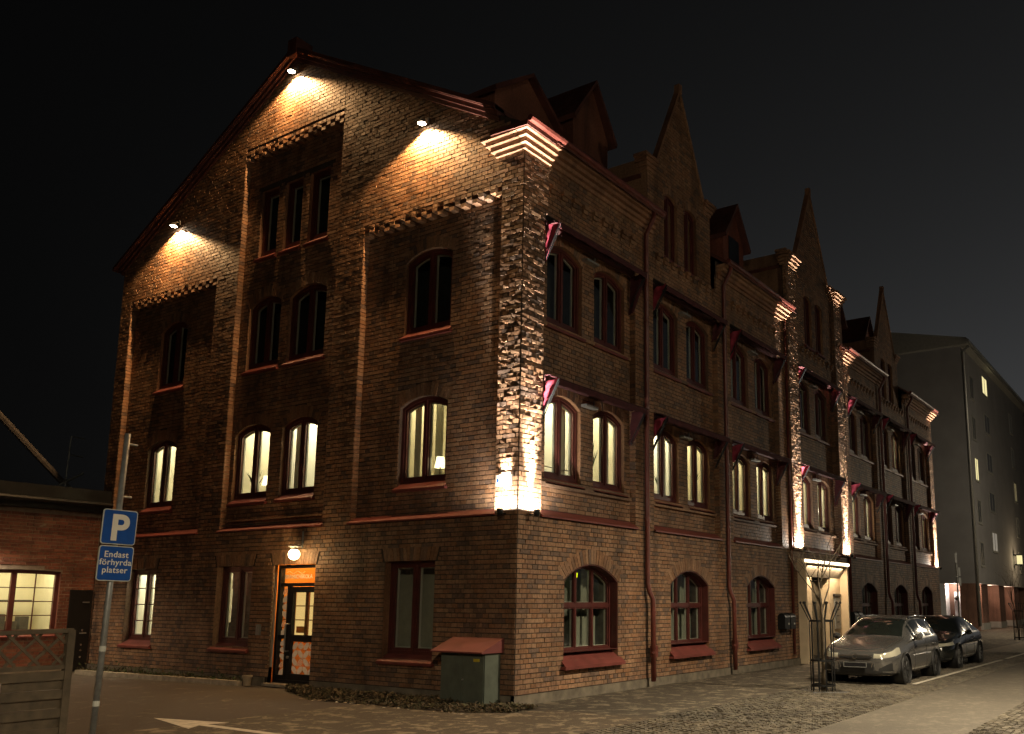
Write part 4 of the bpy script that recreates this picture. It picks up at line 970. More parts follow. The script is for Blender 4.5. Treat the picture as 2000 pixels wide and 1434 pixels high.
# rooftop bits of the annex
s = MB(); s.fbox(FA, .01, 4, 4.3, 4.62, -8, -.1); s.build('roof_extension', 'dark_steel', AX)
RL = thing('roof_ladder', 'thin steel ladder and crossed poles on the flat roof of the low wing', 'ladder', (.43, 17.14, 4.62))
s = MB(); s.tube([(-.03, 0, 0), (.03, 0, 1.91)], .02); s.tube([(.03, 0, 1.9), (.42, 0, 1.88)], .018); s.tube([(.01, 0, 1.36), (.40, 0, 1.33)], .018); s.build('rail', 'galv', RL)
s = MB(); s.tube([(-.42, .1, .25), (.42, -.1, .85)], .035); s.build('crossed_pole', 'galv', RL)
s = MB(); s.tube([(.36, .1, .25), (-.05, .0, .60)], .035); s.build('crossed_pole', 'galv', RL)
s = MB(); s.tube([(-.05, .1, .55), (-2.0, .4, 2.5)], [.09, .10]); s.build('boom', 'fabric_grey', RL)

# ------------------------------------------------------------------ far grey apartment block on the right
FB = thing('apartment_block', 'tall grey rendered apartment block over a red brick ground floor on the right', 'building', (51, 2.3, 0))

FFr = Frame((0, 0, 0), (1, 0, 0), (0, -1, 0))
def far_op(x, z, wd=1.3, h=1.45): return (x, x+wd, z, z+h)
s = MB(); s.fbox(FFr, 0, 60, 3.1, 19.3, -14, 0); fwall = s.build('wall', 'render_grey', FB)
s = MB(); s.fbox(FFr, -.5, 60, 19.3, 19.75, -14.5, .5); s.add([(-.5, -.5, 19.75), (60, -.5, 19.75), (60, 7, 21.5), (-.5, 7, 21.5), (-.5, 14.5, 19.75), (60, 14.5, 19.75)], [(0, 1, 2, 3), (3, 2, 5, 4), (0, 3, 4)]); s.build('roof', 'render_light', FB)
s = MB(); s.tube([FFr(-.6, 19.5, .58), FFr(60, 19.5, .58)], .12); s.build('gutter', 'galv', FB)
s = MB(); s.tube([FFr(.1, 19.3, .5), FFr(.1, 18.9, .12), FFr(.1, .3, .12)], .11); s.build('downpipe', 'galv', FB, True); s = MB(); s.tube([FFr(26, 19.3, .5), FFr(26, 18.9, .12), FFr(26, .3, .12)], .11); s.build('downpipe', 'galv', FB, True)
s = MB(); s.fbox(FFr, 2.0, 60, 0, 3.1, -3.0, -1.2); s.build('ground_floor_wall', 'brick_far', FB)
for k in range(6):
    s = MB(); s.fbox(FFr, 3.0+k*6.5, 5.2+k*6.5, .45, 3.1, -1.2, -.25); s.build('brick_pier', 'brick_far', FB)
    s = MB(); s.fbox(FFr, 2.9+k*6.5, 5.3+k*6.5, 0, .45, -1.25, -.2); s.build('pier_base', 'render_light', FB)
s = MB(); s.fbox(FFr, 0, 60, 0, .5, -1.4, -1.1); s.build('wall_base', 'render_light', FB)
s = MB(); s.fbox(FFr, 0, .9, 0, 3.1, -1.0, -.02); s.build('corner_pier', 'brick_far', FB)
# courses on the far piers
rows = []
for k in range(3):
    for r_ in range(5, 35):
        for c_ in range(9):
            u_ = 3.0+k*6.5+c_*.26-(.13 if r_ % 2 else 0); rows.append((max(u_, 3.0+k*6.5)+.01, min(u_+.26, 5.2+k*6.5)-.01, r_*H+.01, (r_+1)*H-.01, -.25, .003, .004))
brick_mesh('pier_bricks', [r_ for r_ in rows if r_[1]-r_[0] > .04], FFr, 'brick_far', FB)
cols_ = [(2.2, 'a'), (6.8, 'b'), (18.0, 'a'), (32, 'a')]
lits = {(6.8, 4): 'lit_far', (2.2, 2): 'lit_far', (18.0, 2): 'lit_far_dim', (6.8, 0): 'lit_blind', (18.0, 0): 'dark_steel'}
for x, t in cols_:
    for f_ in range(5):
        z = 4.3+f_*2.95+(1.2 if t == 'b' else 0); wd, h = (1.2, 1.7) if t == 'a' else (2.0, 1.5)
        s = MB(); s.ring([(x, z), (x+wd, z), (x+wd, z+h), (x, z+h)], [(x+.1, z+.1), (x+wd-.1, z+.1), (x+wd-.1, z+h-.1), (x+.1, z+h-.1)], FFr, -.05, .04); wo = s.build('window', 'render_light', FB)
        s = MB(); s.add([FFr(x+.08, z+.08, .012), FFr(x+wd-.08, z+.08, .012), FFr(x+wd-.08, z+h-.08, .012), FFr(x+.08, z+h-.08, .012)], [(0, 1, 2, 3)]); s.build('pane', lits.get((x, f_), 'black_metal'), wo)
        s = MB(); s.fbox(FFr, x-.05, x+wd+.05, z-.08, z-.01, -.02, .10); s.fbox(FFr, x+wd*.5-.03, x+wd*.5+.03, z+.1, z+h-.1, .0, .035); s.build('sill', 'render_light', wo)
# lit entrance recess in the end wall of the block
s = MB(); s.box(1.1, 1.3, 1.0, 1.95, 0, 3.1); s.build('recess_wall', 'brick_far', FB)
s = MB(); s.box(1.05, 1.09, 1.25, 1.62, 0, 2.55); s.build('door', 'arcade_white', FB)
s = MB(); s.box(0, .1, 1.95, 2.75, 0, 3.1); s.build('white_panel', 'arcade_white', FB); s = MB(); s.box(.1, 1.3, 1.95, 2.05, 0, 3.1); s.build('recess_side', 'arcade_white', FB)
s = MB(); s.box(-.02, .3, 2.75, 14, 0, 3.1); s.build('end_wall_base', 'brick_far', FB)
s = MB(); s.lathe([(0, -.16), (.10, -.14), (.13, 0), (0, .14)], (.85, 1.45, 2.15)); s.tube([(.85, 1.45, 2.2), (1.1, 1.45, 2.3)], .03); s.build('security_camera', 'black_metal', FB)
lamp('recess_light', 'POINT', (51.45, 3.75, 2.95), 130, (1, .82, .66), shadow_soft_size=.1)
for x in (53.0, 58.4, 65.0): lamp('arcade_light', 'POINT', (x, 2.75, 2.9), 110, (1, .66, .45), shadow_soft_size=.15)
WL = thing('wall_lantern', 'glowing lantern on the grey apartment block at the right edge', 'lamp', (66.5, 2.3, 5.3))
s = MB(); s.box(-.2, .2, -.6, -.25, -.4, .3); s.build('glass_body', 'lit_far', WL); s = MB(); s.box(-.25, .25, -.65, 0, .3, .38); s.box(-.25, .25, -.65, -.1, -.5, -.4); s.build('housing', 'dark_steel', WL)
lamp('lantern_light', 'POINT', (66.5, 1.0, 5.2), 120, (1, .72, .4), shadow_soft_size=.3)

# ------------------------------------------------------------------ wooden fence panel
FN = thing('wooden_fence', 'weathered wooden fence panel with lattice top at lower left', 'fence', (-7.46, .12, 0))
FF = Frame((0, 0, 0), (-1, 0, 0), (0, -1, 0))
def beam(a, b_, w_, t_, d, name, mat='wood', parent=FN):
    (ua, va), (ub, vb) = a, b_; L_ = math.hypot(ub-ua, vb-va); nx, ny = -(vb-va)/L_*w_/2, (ub-ua)/L_*w_/2
    s = MB(); s.prism([(ua+nx, va+ny), (ub+nx, vb+ny), (ub-nx, vb-ny), (ua-nx, va-ny)], FF, d-t_/2, d+t_/2); return s.build(name, mat, parent)
beam((0, 0), (0, 1.47), .075, .075, 0, 'post'); beam((1.85, 0), (1.85, 1.47), .075, .075, 0, 'post')
beam((-.02, 1.465), (2.6, 1.42), .045, .06, 0, 'top_rail'); beam((.04, 1.085), (2.6, 1.085), .045, .055, 0, 'rail')
for k in range(11):
    z = 1.045-k*.097
    # alternating overlapped boards
    a_ = .04; 
    for (ua, ub) in (((.04, .62), (.66, 1.25), (1.3, 1.8)) if k % 2 else ((.04, 1.02), (1.05, 1.8))):
        beam((ua, z-.045), (ub, z-.045+rnd.uniform(-.003, .003)), .092, .016, (.022 if k % 2 == 0 else -.006), 'plank')
for k in range(-2, 9):
    u_ = .05+k*.235
    for sg in (1, -1):
        ua, ub = (u_, u_+.34) if sg > 0 else (u_+.34, u_)
        ca, cb = max(min(ua, 1.81), .04), max(min(ub, 1.81), .04)
        if abs(cb-ca) < .05: continue
        za = 1.11+.33*(ca-ua)/(ub-ua); zb = 1.44-.33*(ub-cb)/(ub-ua)
        beam((ca, za), (cb, zb), .03, .008, .006*sg, 'lattice_slat')

# ------------------------------------------------------------------ parking sign
PSG = thing('parking_sign', 'blue parking sign with a text plate below on a tall grey pole', 'sign', (-7.02, .33, 0)); PSG.rotation_euler = (.020, .014, 0)
s = MB(); s.tube([(0, 0, 0), (0, 0, 3.72)], .034, 12); s.build('pole', 'galv', PSG, True)
for z in (3.6, 2.98):
    s = MB(); s.tube([(0, 0, z), (.13, 0, z)], .012, 6); s.build('bracket', 'galv', PSG)
for z in (.62, 1.22):
    s = MB(); s.tube([(0, 0, z), (0, 0, z+.06)], .0365, 12, False); s.build('reflective_band', 'sign_white', PSG)
def rrect(w_, h, r_, cz, n=5):
    P = []
    for cx_, cy_, a0 in ((w_/2-r_, h/2-r_, 0), (-w_/2+r_, h/2-r_, 90), (-w_/2+r_, -h/2+r_, 180), (w_/2-r_, -h/2+r_, 270)):
        for k in range(n+1): a = R(a0+90*k/n); P.append((cx_+r_*math.cos(a), cz+cy_+r_*math.sin(a)))
    return P
FS = Frame((0, 0, 0), (1, 0, 0), (0, -1, 0))
for cz, txt in ((2.62, 'P'), (2.205, None)):
    s = MB(); s.prism(rrect(.40, .40, .035, cz), FS, .045, .055); sg = s.build('sign_plate', 'sign_white', PSG)
    s = MB(); s.prism(rrect(.378, .378, .027, cz), FS, .0555, .058); s.build('blue_field', 'sign_blue', sg)
    if txt: 
        t_ = text('P', .41, FS, 0.0, cz-.145, .060, 'text_white', sg, .001)
    else:
        for k, t in enumerate(('Endast', 'förhyrda', 'platser')): text(t, .098, FS, 0, cz+.07-.088*k, .060, 'text_white', sg, .001, space=1.08)

# ------------------------------------------------------------------ utility cabinet
UC = thing('utility_cabinet', 'green metal utility cabinet under a red sloping hood by the corner', 'cabinet', (0, .78, 0))
s = MB(); s.box(-.47, -.06, -.51, .51, .05, .89); s.build('body', 'cabinet', UC)
s = MB(); s.box(-.485, -.472, -.005, .49, .09, .86); s.build('door', 'cabinet', UC); s = MB(); s.box(-.485, -.472, -.49, -.011, .09, .86); d_ = s.build('door', 'cabinet', UC)
s = MB(); s.box(-.488, -.4855, -.40, -.26, .76, .81); s.build('warning_label', 'yellow', d_); s = MB(); s.tube([(-.485, -.03, .45), (-.51, -.03, .45)], .015); s.build('door_lock', 'alu', d_)
s = MB(); s.box(-.46, -.06, -.5, .5, 0, .05); s.build('base', 'plastic', UC)
s = MB(); s.hexa([(-.62, -.56, .905), (-.03, -.56, 1.13), (-.03, .64, 1.13), (-.62, .64, .905), (-.62, -.56, .93), (-.03, -.56, 1.155), (-.03, .64, 1.155), (-.62, .64, .93)]); s.add([(-.62, -.56, .905), (-.03, -.56, .905), (-.03, -.56, 1.13), (-.62, .64, .905), (-.03, .64, .905), (-.03, .64, 1.13)], [(0, 1, 2), (3, 4, 5)]); s.build('hood', 'cab_roof', UC)

# ------------------------------------------------------------------ ground cover, kerb, weeds, pot
def leaves(name, n, fpos, mats, size, label, cat):
    V = np.zeros((n, 3, 3)); base = np.array([fpos() for _ in range(n)])
    for k in range(3): V[:, k] = base+rng.normal(0, 1, (n, 3))*np.array(size)
    me = bpy.data.meshes.new(name); me.from_pydata(V.reshape(-1, 3).tolist(), [], [(3*i, 3*i+1, 3*i+2) for i in range(n)])
    for m_ in mats: me.materials.append(MATS[m_])
    me.polygons.foreach_set('material_index', rng.integers(0, len(mats), n).astype(np.int32)); me.update()
    o = mobj(name, me); return tag(o, label, cat, kind='stuff')
def bed_pos():
    y = rnd.uniform(-.55, 5.75); xo = -1.28 if y > .3 else -1.28+(.3-y)*.7
    if y > 3.9: xo = -1.25+(y-3.9)*.5
    x = rnd.uniform(xo, -.04); return (x, y, .01+rnd.uniform(0, .08)*(1-abs(x+.7)*.6)+.025*math.sin(y*5+x*7))
b = MB(); b.add([(-1.22, .3, .004), (-.65, -.5, .004), (0, -.5, .004), (0, 5.8, .004), (-.3, 5.8, .004), (-1.2, 3.9, .004)], [(0, 1, 2, 3, 4, 5)]); tag(b.build('planting_bed', 'soil'), kind='structure')
leaves('ground_cover', 9000, bed_pos, ['leaf_a', 'leaf_b', 'leaf_b'], (.028, .028, .02), 'low brown ground cover along the foot of the left facade', 'ground cover')
def scraps():
    t = rnd.random(); return (-1.32+.05*rnd.gauss(0, 1)+max(0, (.9-6*t*.9))*0, .0+4.2*t, .008)
leaves('leaf_litter', 60, scraps, ['paint_white', 'clay'], (.03, .03, .004), 'pale scraps scattered along the edge of the planting bed', 'litter')
ks = []
KB = thing('kerb', 'pale low kerb along the left facade left of the door', 'kerb', (0, 0, 0))
for k in range(7):
    y0, y1 = 7.35+k*.86, 7.35+(k+1)*.86-.012; xk = -.20-.09*k*.6
    s = MB(); s.hexa([(xk-.13, y0, -.02), (xk, y0, -.02), (xk-.05, y1, -.02), (xk-.18, y1, -.02), (xk-.12, y0, .085), (xk, y0, .085), (xk-.05, y1, .085+rnd.uniform(-.01, .01)), (xk-.17, y1, .085)]); s.build('kerb_stone', 'kerb', KB)
def weed_pos():
    y = rnd.uniform(7.3, 13.6); x = rnd.uniform(-.25-.06*(y-7), -.03); return (x, y, .03+rnd.expovariate(18))
leaves('weeds', 1500, weed_pos, ['leaf_g', 'leaf_a', 'leaf_b'], (.025, .025, .03), 'scruffy weeds between the kerb and the left facade', 'weeds')
PT = thing('flower_pot', 'small clay pot on the ground left of the glazed door', 'pot', (-.22, 7.15, 0))
s = MB(); s.lathe([(0, 0), (.075, 0), (.095, .17), (.11, .17), (.11, .21), (.09, .21), (.085, .15), (0, .15)], (0, 0, 0)); s.build('pot', 'clay', PT); s = MB(); s.lathe([(.088, .165), (0, .17)], (0, 0, 0)); s.build('soil_fill', 'soil', PT)
s = MB(); s.fbox(FL, 7.08, 7.20, 1.05, 1.28, 0, .06); s.build('intercom', 'galv', B)

# ------------------------------------------------------------------ cars (front faces -x)
def loft(stations, prof, n_sub=1):
    pass
def make_car(name, label, loc, paint, wagon, low=False, rz=0):
    T = thing(name, label, 'car', loc, rz)
    L_ = 4.5 if wagon else 4.85; Wm = .875 if wagon else .92; Ht = 1.50 if wagon else 1.44
    fx, rx = .88, .88+(2.70 if wagon else 2.84)
    # stations: s, half width low, half width belt, bottom z, belt z, top half width, top z
    if wagon:
        S = [(.00, .50, .46, .24, .60, .40, .63), (.06, .66, .62, .19, .66, .55, .70), (.22, .80, .76, .17, .74, .66, .79), (.55, .86, .81, .17, .82, .72, .87), (1.00, .875, .83, .17, .88, .76, .945), (1.30, .875, .84, .17, .91, .72, 1.00), (1.42, .875, .842, .17, .915, .70, 1.06),
             (1.80, .875, .845, .17, .93, .635, 1.29), (2.15, .875, .845, .17, .94, .60, 1.43), (2.55, .875, .845, .17, .95, .59, 1.485), (3.10, .875, .845, .17, .965, .585, 1.49), (3.70, .87, .835, .18, .985, .57, 1.465), (4.10, .85, .80, .20, .99, .545, 1.42), (4.30, .80, .76, .23, .97, .53, 1.32), (4.44, .74, .70, .26, .90, .52, 1.02), (4.50, .66, .62, .30, .80, .48, .84)]
        wsA, wsB, gs, ge = 6, 8, 6, 13
    else:
        S = [(.00, .54, .50, .22, .56, .42, .60), (.06, .72, .66, .18, .62, .58, .66), (.25, .86, .80, .16, .70, .70, .74), (.60, .91, .85, .16, .78, .76, .83), (1.10, .92, .87, .16, .84, .78, .91), (1.45, .92, .875, .16, .87, .74, .97), (1.60, .92, .88, .16, .88, .72, 1.03),
             (2.00, .92, .88, .16, .90, .64, 1.26), (2.35, .92, .88, .16, .91, .60, 1.38), (2.75, .92, .88, .16, .92, .59, 1.43), (3.20, .92, .88, .16, .93, .58, 1.42), (3.70, .92, .87, .17, .945, .58, 1.33), (4.15, .90, .84, .19, .96, .62, 1.15), (4.45, .87, .80, .22, .95, .64, 1.01), (4.75, .80, .74, .26, .88, .60, .93), (4.85, .70, .64, .30, .78, .54, .82)]
        wsA, wsB, gs, ge = 6, 8, 6, 12
    def sec(st):
        s_, wl, wb, zb, zbelt, wt, zt_ = st; zm = zb+.18
        return [(0, zb), (wl*.80, zb), (wl*.97, zb+.06), (wl, zm+.10), (wl*1.0, (zm+zbelt)/2+.04), (wb+.012, zbelt-.05), (wb-.01, zbelt), (wt+(wb-wt)*.10+.0, zbelt+(zt_-zbelt)*.86) if zt_-zbelt > .2 else (wt+(wb-wt)*.4, zbelt+(zt_-zbelt)*.6), (wt*.82, zt_-.012), (0, zt_)]
    def body_mesh(nm, filt, mat, off=0, sub=4, parent=T):
        bm = bmesh.new(); rings = []
        for st in S:
            q = sec(st); ring = [bm.verts.new((st[0], y, z)) for y, z in q]+[bm.verts.new((st[0], -y, z)) for y, z in q[-2:0:-1]]
            rings.append(ring)
        n = len(rings[0]); keep = []
        for i in range(len(rings)-1):
            for k in range(n):
                f_ = bm.faces.new((rings[i][k], rings[i][(k+1) % n], rings[i+1][(k+1) % n], rings[i+1][k])); keep.append((f_, i, k if k < 9 else n-1-k))
        f0 = bm.faces.new(rings[0][::-1]); f1 = bm.faces.new(rings[-1]); keep += [(f0, -1, 0), (f1, 99, 0)]
        dele = [f_ for f_, i, k in keep if not filt(i, k)]
        me = bpy.data.meshes.new(nm)
        bm.to_mesh(me)
        o = mobj(nm, me, mat, parent)
        o.modifiers.new('s', 'SUBSURF').levels = sub; o.modifiers['s'].render_levels = sub
        bm.free()
        return o
    o = body_mesh('body', lambda i, k: True, paint)
    for p in o.data.polygons: p.use_smooth = True
    dg = bpy.context.evaluated_depsgraph_get(); me2 = bpy.data.meshes.new_from_object(o.evaluated_get(dg)); o.modifiers.clear(); 
    # classify the subdivided faces: glass and bumper plastic become parts of their own; wheel arches are cut out
    bm = bmesh.new(); bm.from_mesh(me2)
    def sample(i, x):
        for a, b_ in zip(S, S[1:]):
            if a[0] <= x <= b_[0]:
                t = (x-a[0])/(b_[0]-a[0]); return [p+(q-p)*t for p, q in zip(a, b_)]
        return list(S[-1])
    from mathutils.bvhtree import BVHTree
    tree = BVHTree.FromBMesh(bm)
    groups = {'body': [], 'windscreen': [], 'side_window': [], 'rear_window': [], 'bumper': [], 'arch': [], 'headlamp': [], 'upper_grille': [], 'lower_grille': [], 'fog_lamp_recess': []}
    xw0, xw1 = S[wsA][0]-.05, S[wsB][0]+.02
    pill = [2.02, 2.78, 3.52] if wagon else [2.2, 3.05]
    for f_ in bm.faces:
        c = f_.calc_center_median(); st = sample(0, min(max(c.x, 0), L_)); nrm = f_.normal
        zb, zbelt, wt, zt_ = st[3], st[4], st[5], st[6]
        rel = (c.z-zbelt)/max(.05, zt_-zbelt); g = 'body'
        if xw0 < c.x < xw1 and abs(c.y) < wt*.93 and rel > .45 and nrm.z > .2: g = 'windscreen'
        elif zt_-zbelt > .22 and .06 < rel < .80 and abs(nrm.y) > .55 and c.x < S[ge][0]:
            near = min(abs(c.x-p) for p in pill)
            if near > .035 and c.x > xw0+.45: g = 'side_window'
        elif c.x > S[-4][0]-.05 and nrm.x > .25 and rel > .2 and abs(c.y) < .52 and zt_ > 1.0: g = 'rear_window'
        if c.z < zb+.09 and abs(nrm.z) < .8 or c.z < zb+.02: g = 'bumper'
        ay = abs(c.y)
        if wagon:
            if c.x < .60 and .40 < ay and c.z > .575+.16*c.x and c.z < .655+.30*c.x and (ay-.40) > (c.x-.35)*.9 and c.z < .80: g = 'headlamp'
            elif c.x < .10 and ay < .37 and .565 < c.z < .635: g = 'upper_grille'
            elif c.x < .12 and ay < .40 and .265 < c.z < .47: g = 'lower_grille'
            elif c.x < .30 and .50 < ay < .76 and .30 < c.z < .30+.16*(ay-.40)/.3: g = 'fog_lamp_recess'
        else:
            if c.x < .55 and .48 < ay and .60+.08*c.x < c.z < .665+.12*c.x: g = 'headlamp'
            elif c.x < .12 and ay < .42 and .30 < c.z < .58: g = 'upper_grille'
        for wx in (fx, rx):
            if math.hypot(c.x-wx, c.z-.31) < .365 and abs(c.y) > .55: g = 'arch'
        groups[g].append(f_.index)
    bm.faces.ensure_lookup_table()
    def part(gname, idx, mat, parent=T, smooth=True):
        if not idx: return None
        vs = {}; V_ = []; Fs = []
        for i in idx:
            ff = []
            for v in bm.faces[i].verts:
                if v.index not in vs: vs[v.index] = len(V_); V_.append(tuple(v.co))
                ff.append(vs[v.index])
            Fs.append(ff)
        me = bpy.data.meshes.new(gname); me.from_pydata(V_, [], Fs); me.polygons.foreach_set('use_smooth', [smooth]*len(Fs)); me.update(); return mobj(gname, me, mat, parent)
    bpy.data.objects.remove(o)
    part('body', groups['body'], paint); part('windscreen', groups['windscreen'], 'glass_dark'); part('side_windows', [], 'glass_dark')
    left = [i for i in groups['side_window'] if bm.faces[i].calc_center_median().y > 0]; right = [i for i in groups['side_window'] if i not in set(left)]
    for lst in (left, right):
        xs = [-9]+pill+[99]
        for a, b_ in zip(xs, xs[1:]): part('side_window', [i for i in lst if a < bm.faces[i].calc_center_median().x < b_], 'glass_dark')
    part('rear_window', groups['rear_window'], 'glass_dark')
    for sg in (-1, 1):
        part('headlamp', [i for i in groups['headlamp'] if bm.faces[i].calc_center_median().y*sg > 0], 'headlamp'); part('fog_lamp_recess', [i for i in groups['fog_lamp_recess'] if bm.faces[i].calc_center_median().y*sg > 0], 'plastic')
    part('upper_grille', groups['upper_grille'], 'plastic'); part('lower_grille', groups['lower_grille'], 'plastic')
    part('underbody', groups['bumper'], 'plastic'); bm.free()
    # dark wheel housings and wheels
    for wx in (fx, rx):
        for sg in (-1, 1):
            s = MB(); s.lathe([(.0, -.02), (.36, -.02), (.365, .30)], (wx, sg*(Wm-.30), .31), axis='y', n=24)
            if sg < 0: s.v = [(x, 2*sg*(Wm-.30)-y, z) for x, y, z in s.v]
            s.build('wheel_housing', 'plastic', T, True)
            s = MB(); s.lathe([(.355, 0), (.385, .005), (.385, -.02), (.355, -.03)], (wx, sg*(Wm-.005), .31), axis='y', n=28); s.build('arch_trim', 'plastic', T, True)
            Wh = MB(); yo = sg*(Wm-.11); Wh.lathe([(.20, -.095), (.29, -.10), (.312, -.07), (.315, .07), (.29, .10), (.20, .095)], (wx, yo, .315), axis='y', n=28); wo = Wh.build('wheel', 'rubber', T, True)
            s = MB(); s.lathe([(0, .055), (.05, .06), (.06, .045), (.17, .07), (.205, .095), (.21, .0)], (wx, yo, .315), axis='y', n=28)
            if sg < 0: s.v = [(x, 2*yo-y, z) for x, y, z in s.v]
            s.build('rim', 'rim', wo, True)
            s = MB()
            for k in range(7 if wagon else 10):
                a = 2*math.pi*k/(7 if wagon else 10); ca, sa = math.cos(a), math.sin(a)
                y0 = yo+sg*.075; s.hexa([(wx+ca*.05-sa*.018, y0-.01, .315+sa*.05+ca*.018), (wx+ca*.05+sa*.018, y0-.01, .315+sa*.05-ca*.018), (wx+ca*.2+sa*.026, y0+sg*.01, .315+sa*.2-ca*.026), (wx+ca*.2-sa*.026, y0+sg*.01, .315+sa*.2+ca*.026), (wx+ca*.05-sa*.018, y0+sg*.02, .315+sa*.05+ca*.018), (wx+ca*.05+sa*.018, y0+sg*.02, .315+sa*.05-ca*.018), (wx+ca*.2+sa*.026, y0+sg*.035, .315+sa*.2-ca*.026), (wx+ca*.2-sa*.026, y0+sg*.035, .315+sa*.2+ca*.026)])
            s.build('spokes', 'rim' if wagon else 'alloy', wo)
    # mirrors, door lines, handles
    for sg in (-1, 1):
        mx = 1.62 if wagon else 1.80; zm = 1.0 if wagon else .96
        s = MB(); P = []
        for k, (xx, r_) in enumerate(((-.10, .02), (-.06, .065), (.02, .075), (.07, .065), (.08, .02))):
            for q in range(10): a = 2*math.pi*q/10; P.append((mx+xx, sg*(Wm+.09)+1.35*r_*math.cos(a), zm+r_*math.sin(a)))
        s.add(P, [(10*i+q, 10*i+(q+1) % 10, 10*i+10+(q+1) % 10, 10*i+10+q) for i in range(4) for q in range(10)]+[tuple(range(10)), tuple(range(40, 50))]); mo = s.build('mirror', paint, T, True)
        s = MB(); s.tube([(mx+.02, sg*(Wm+.02), zm-.05), (mx, sg*(Wm-.06), zm-.08)], .025); s.build('mirror_arm', 'plastic', mo)
        for hx in ((2.55, 3.35) if wagon else (2.75, 3.6)):
            s = MB(); y = sg*(Wm+.008); s.tube([(hx, y-.01*sg, .80), (hx+.03, y+.012*sg, .80), (hx+.17, y+.012*sg, .80), (hx+.2, y-.01*sg, .80)], .014, 6); s.build('door_handle', paint, T, True)
        for hx, lean in (((1.66, .12), (2.72, .02), (3.50, .14)) if wagon else ((1.88, .12), (2.98, .02), (3.78, .14))):
            pts_ = []
            for k in range(15):
                z = .28+k*.078; x = hx+(lean*max(0, z-.75))
                h_ = tree.ray_cast(Vector((x, sg*2, z)), Vector((0, -sg, 0)))
                if h_[0] is not None and z < .95: pts_.append(h_[0])
            if len(pts_) > 2: s = MB(); s.tube(pts_, .007, 4); s.build('door_seam', 'plastic', T)
        pts_ = []
        for k in range(14):
            x = .30+k*(1.06 if wagon else 1.2)/13; y = sg*((.60 if wagon else .66)+.10*k/13)
            h_ = tree.ray_cast(Vector((x, y, 3)), Vector((0, 0, -1)))
            if h_[0] is not None: pts_.append(h_[0])
        s = MB(); s.tube(pts_, .007, 4); s.build('bonnet_seam', 'plastic', T)
        pts_ = []
        for k in range(12):
            x = 1.5+k*.2 
            h_ = tree.ray_cast(Vector((x, sg*2, .60)), Vector((0, -sg, 0)))
            if h_[0] is not None and math.hypot(x-rx, .29) > .37 and x < rx-.3: pts_.append(h_[0])
        s = MB(); s.tube(pts_, .013, 5); s.build('side_moulding', paint, T)
    pts_ = []
    for k in range(15):
        y = -.60+k*1.2/14; h_ = tree.ray_cast(Vector((.16+.16*(y/.6)**2, y, 3)), Vector((0, 0, -1)))
        if h_[0] is not None: pts_.append(h_[0])
    s = MB(); s.tube(pts_, .008, 4); s.build('bonnet_seam', 'plastic', T)
    if wagon:
        for sg in (-1, 1):
            s = MB(); s.tube([(2.1, sg*.585, 1.385), (2.3, sg*.585, 1.45), (3.0, sg*.58, 1.475), (3.8, sg*.56, 1.455), (4.15, sg*.54, 1.37)], .017, 8); s.build('roof_rail', 'chrome', T, True)
            s = MB()
            for (x, y, z, r_) in ((.145, .59, .655, .055), (.26, .70, .70, .048)): s.lathe([(0, .01), (r_*.6, -.008), (r_, -.022)], (x-.02, sg*y, z), axis='x', n=14)
            s.build('reflector', 'chrome', T, True)
            s = MB(); s.tube([(.03, sg*.42, .54), (.015, sg*.36, .44), (.03, sg*.33, .30)], .014, 6); s.build('bumper_blade', 'chrome', T, True)
        s = MB(); s.box(-.04, -.02, -.38, .38, .612, .628); s.build('grille_bar', 'chrome', T)
        s = MB(); s.lathe([(.048, -.012), (.058, -.012), (.058, .01), (.048, .01), (.048, -.012)], (-.045, 0, .615), axis='x', n=20); s.tube([(-.05, -.055, .60), (-.05, .0, .617), (-.05, .055, .63)], .007, 5); s.build('emblem', 'chrome', T)
        s = MB(); s.box(-.045, -.03, -.26, .26, .375, .485); pl_ = s.build('number_plate', 'plate', T); s = MB(); s.ring(rrect(.52, .11, .01, .43), rrect(.49, .085, .01, .43), Frame((0, 0, 0), (0, 1, 0), (-1, 0, 0)), .044, .048); s.build('plate_frame', 'galv', pl_)
        s = MB(); s.tube([(1.36, -.1, .985), (1.50, .35, 1.07)], .008, 5); s.tube([(1.36, .5, .98), (1.50, .1, 1.09)], .008, 5); s.build('wiper', 'plastic', T)
    else:
        s = MB(); s.box(-.045, -.02, -.44, .44, .56, .58); s.build('grille_bar', 'chrome', T)
        s = MB(); s.box(-.045, -.03, -.26, .26, .38, .48); s.build('number_plate', 'plate', T)
    return T
plain('glass_dark', (.012, .015, .013), .06, noise=.2, coat=1); plain('headlamp', (.55, .53, .42), .12, noise=.1, coat=1, metal=.3)
make_car('parked_car', 'silver estate car with roof rails parked nearest, behind the tree guard', (7.55, -3.575, .012), 'car_silver', True)
make_car('parked_car', 'black saloon car parked behind the silver estate', (13.45, -3.40, .012), 'car_black', False)
for o in bpy.data.objects:
    if o.name.startswith('parked_car'): o['group'] = 'cars parked along the facade'

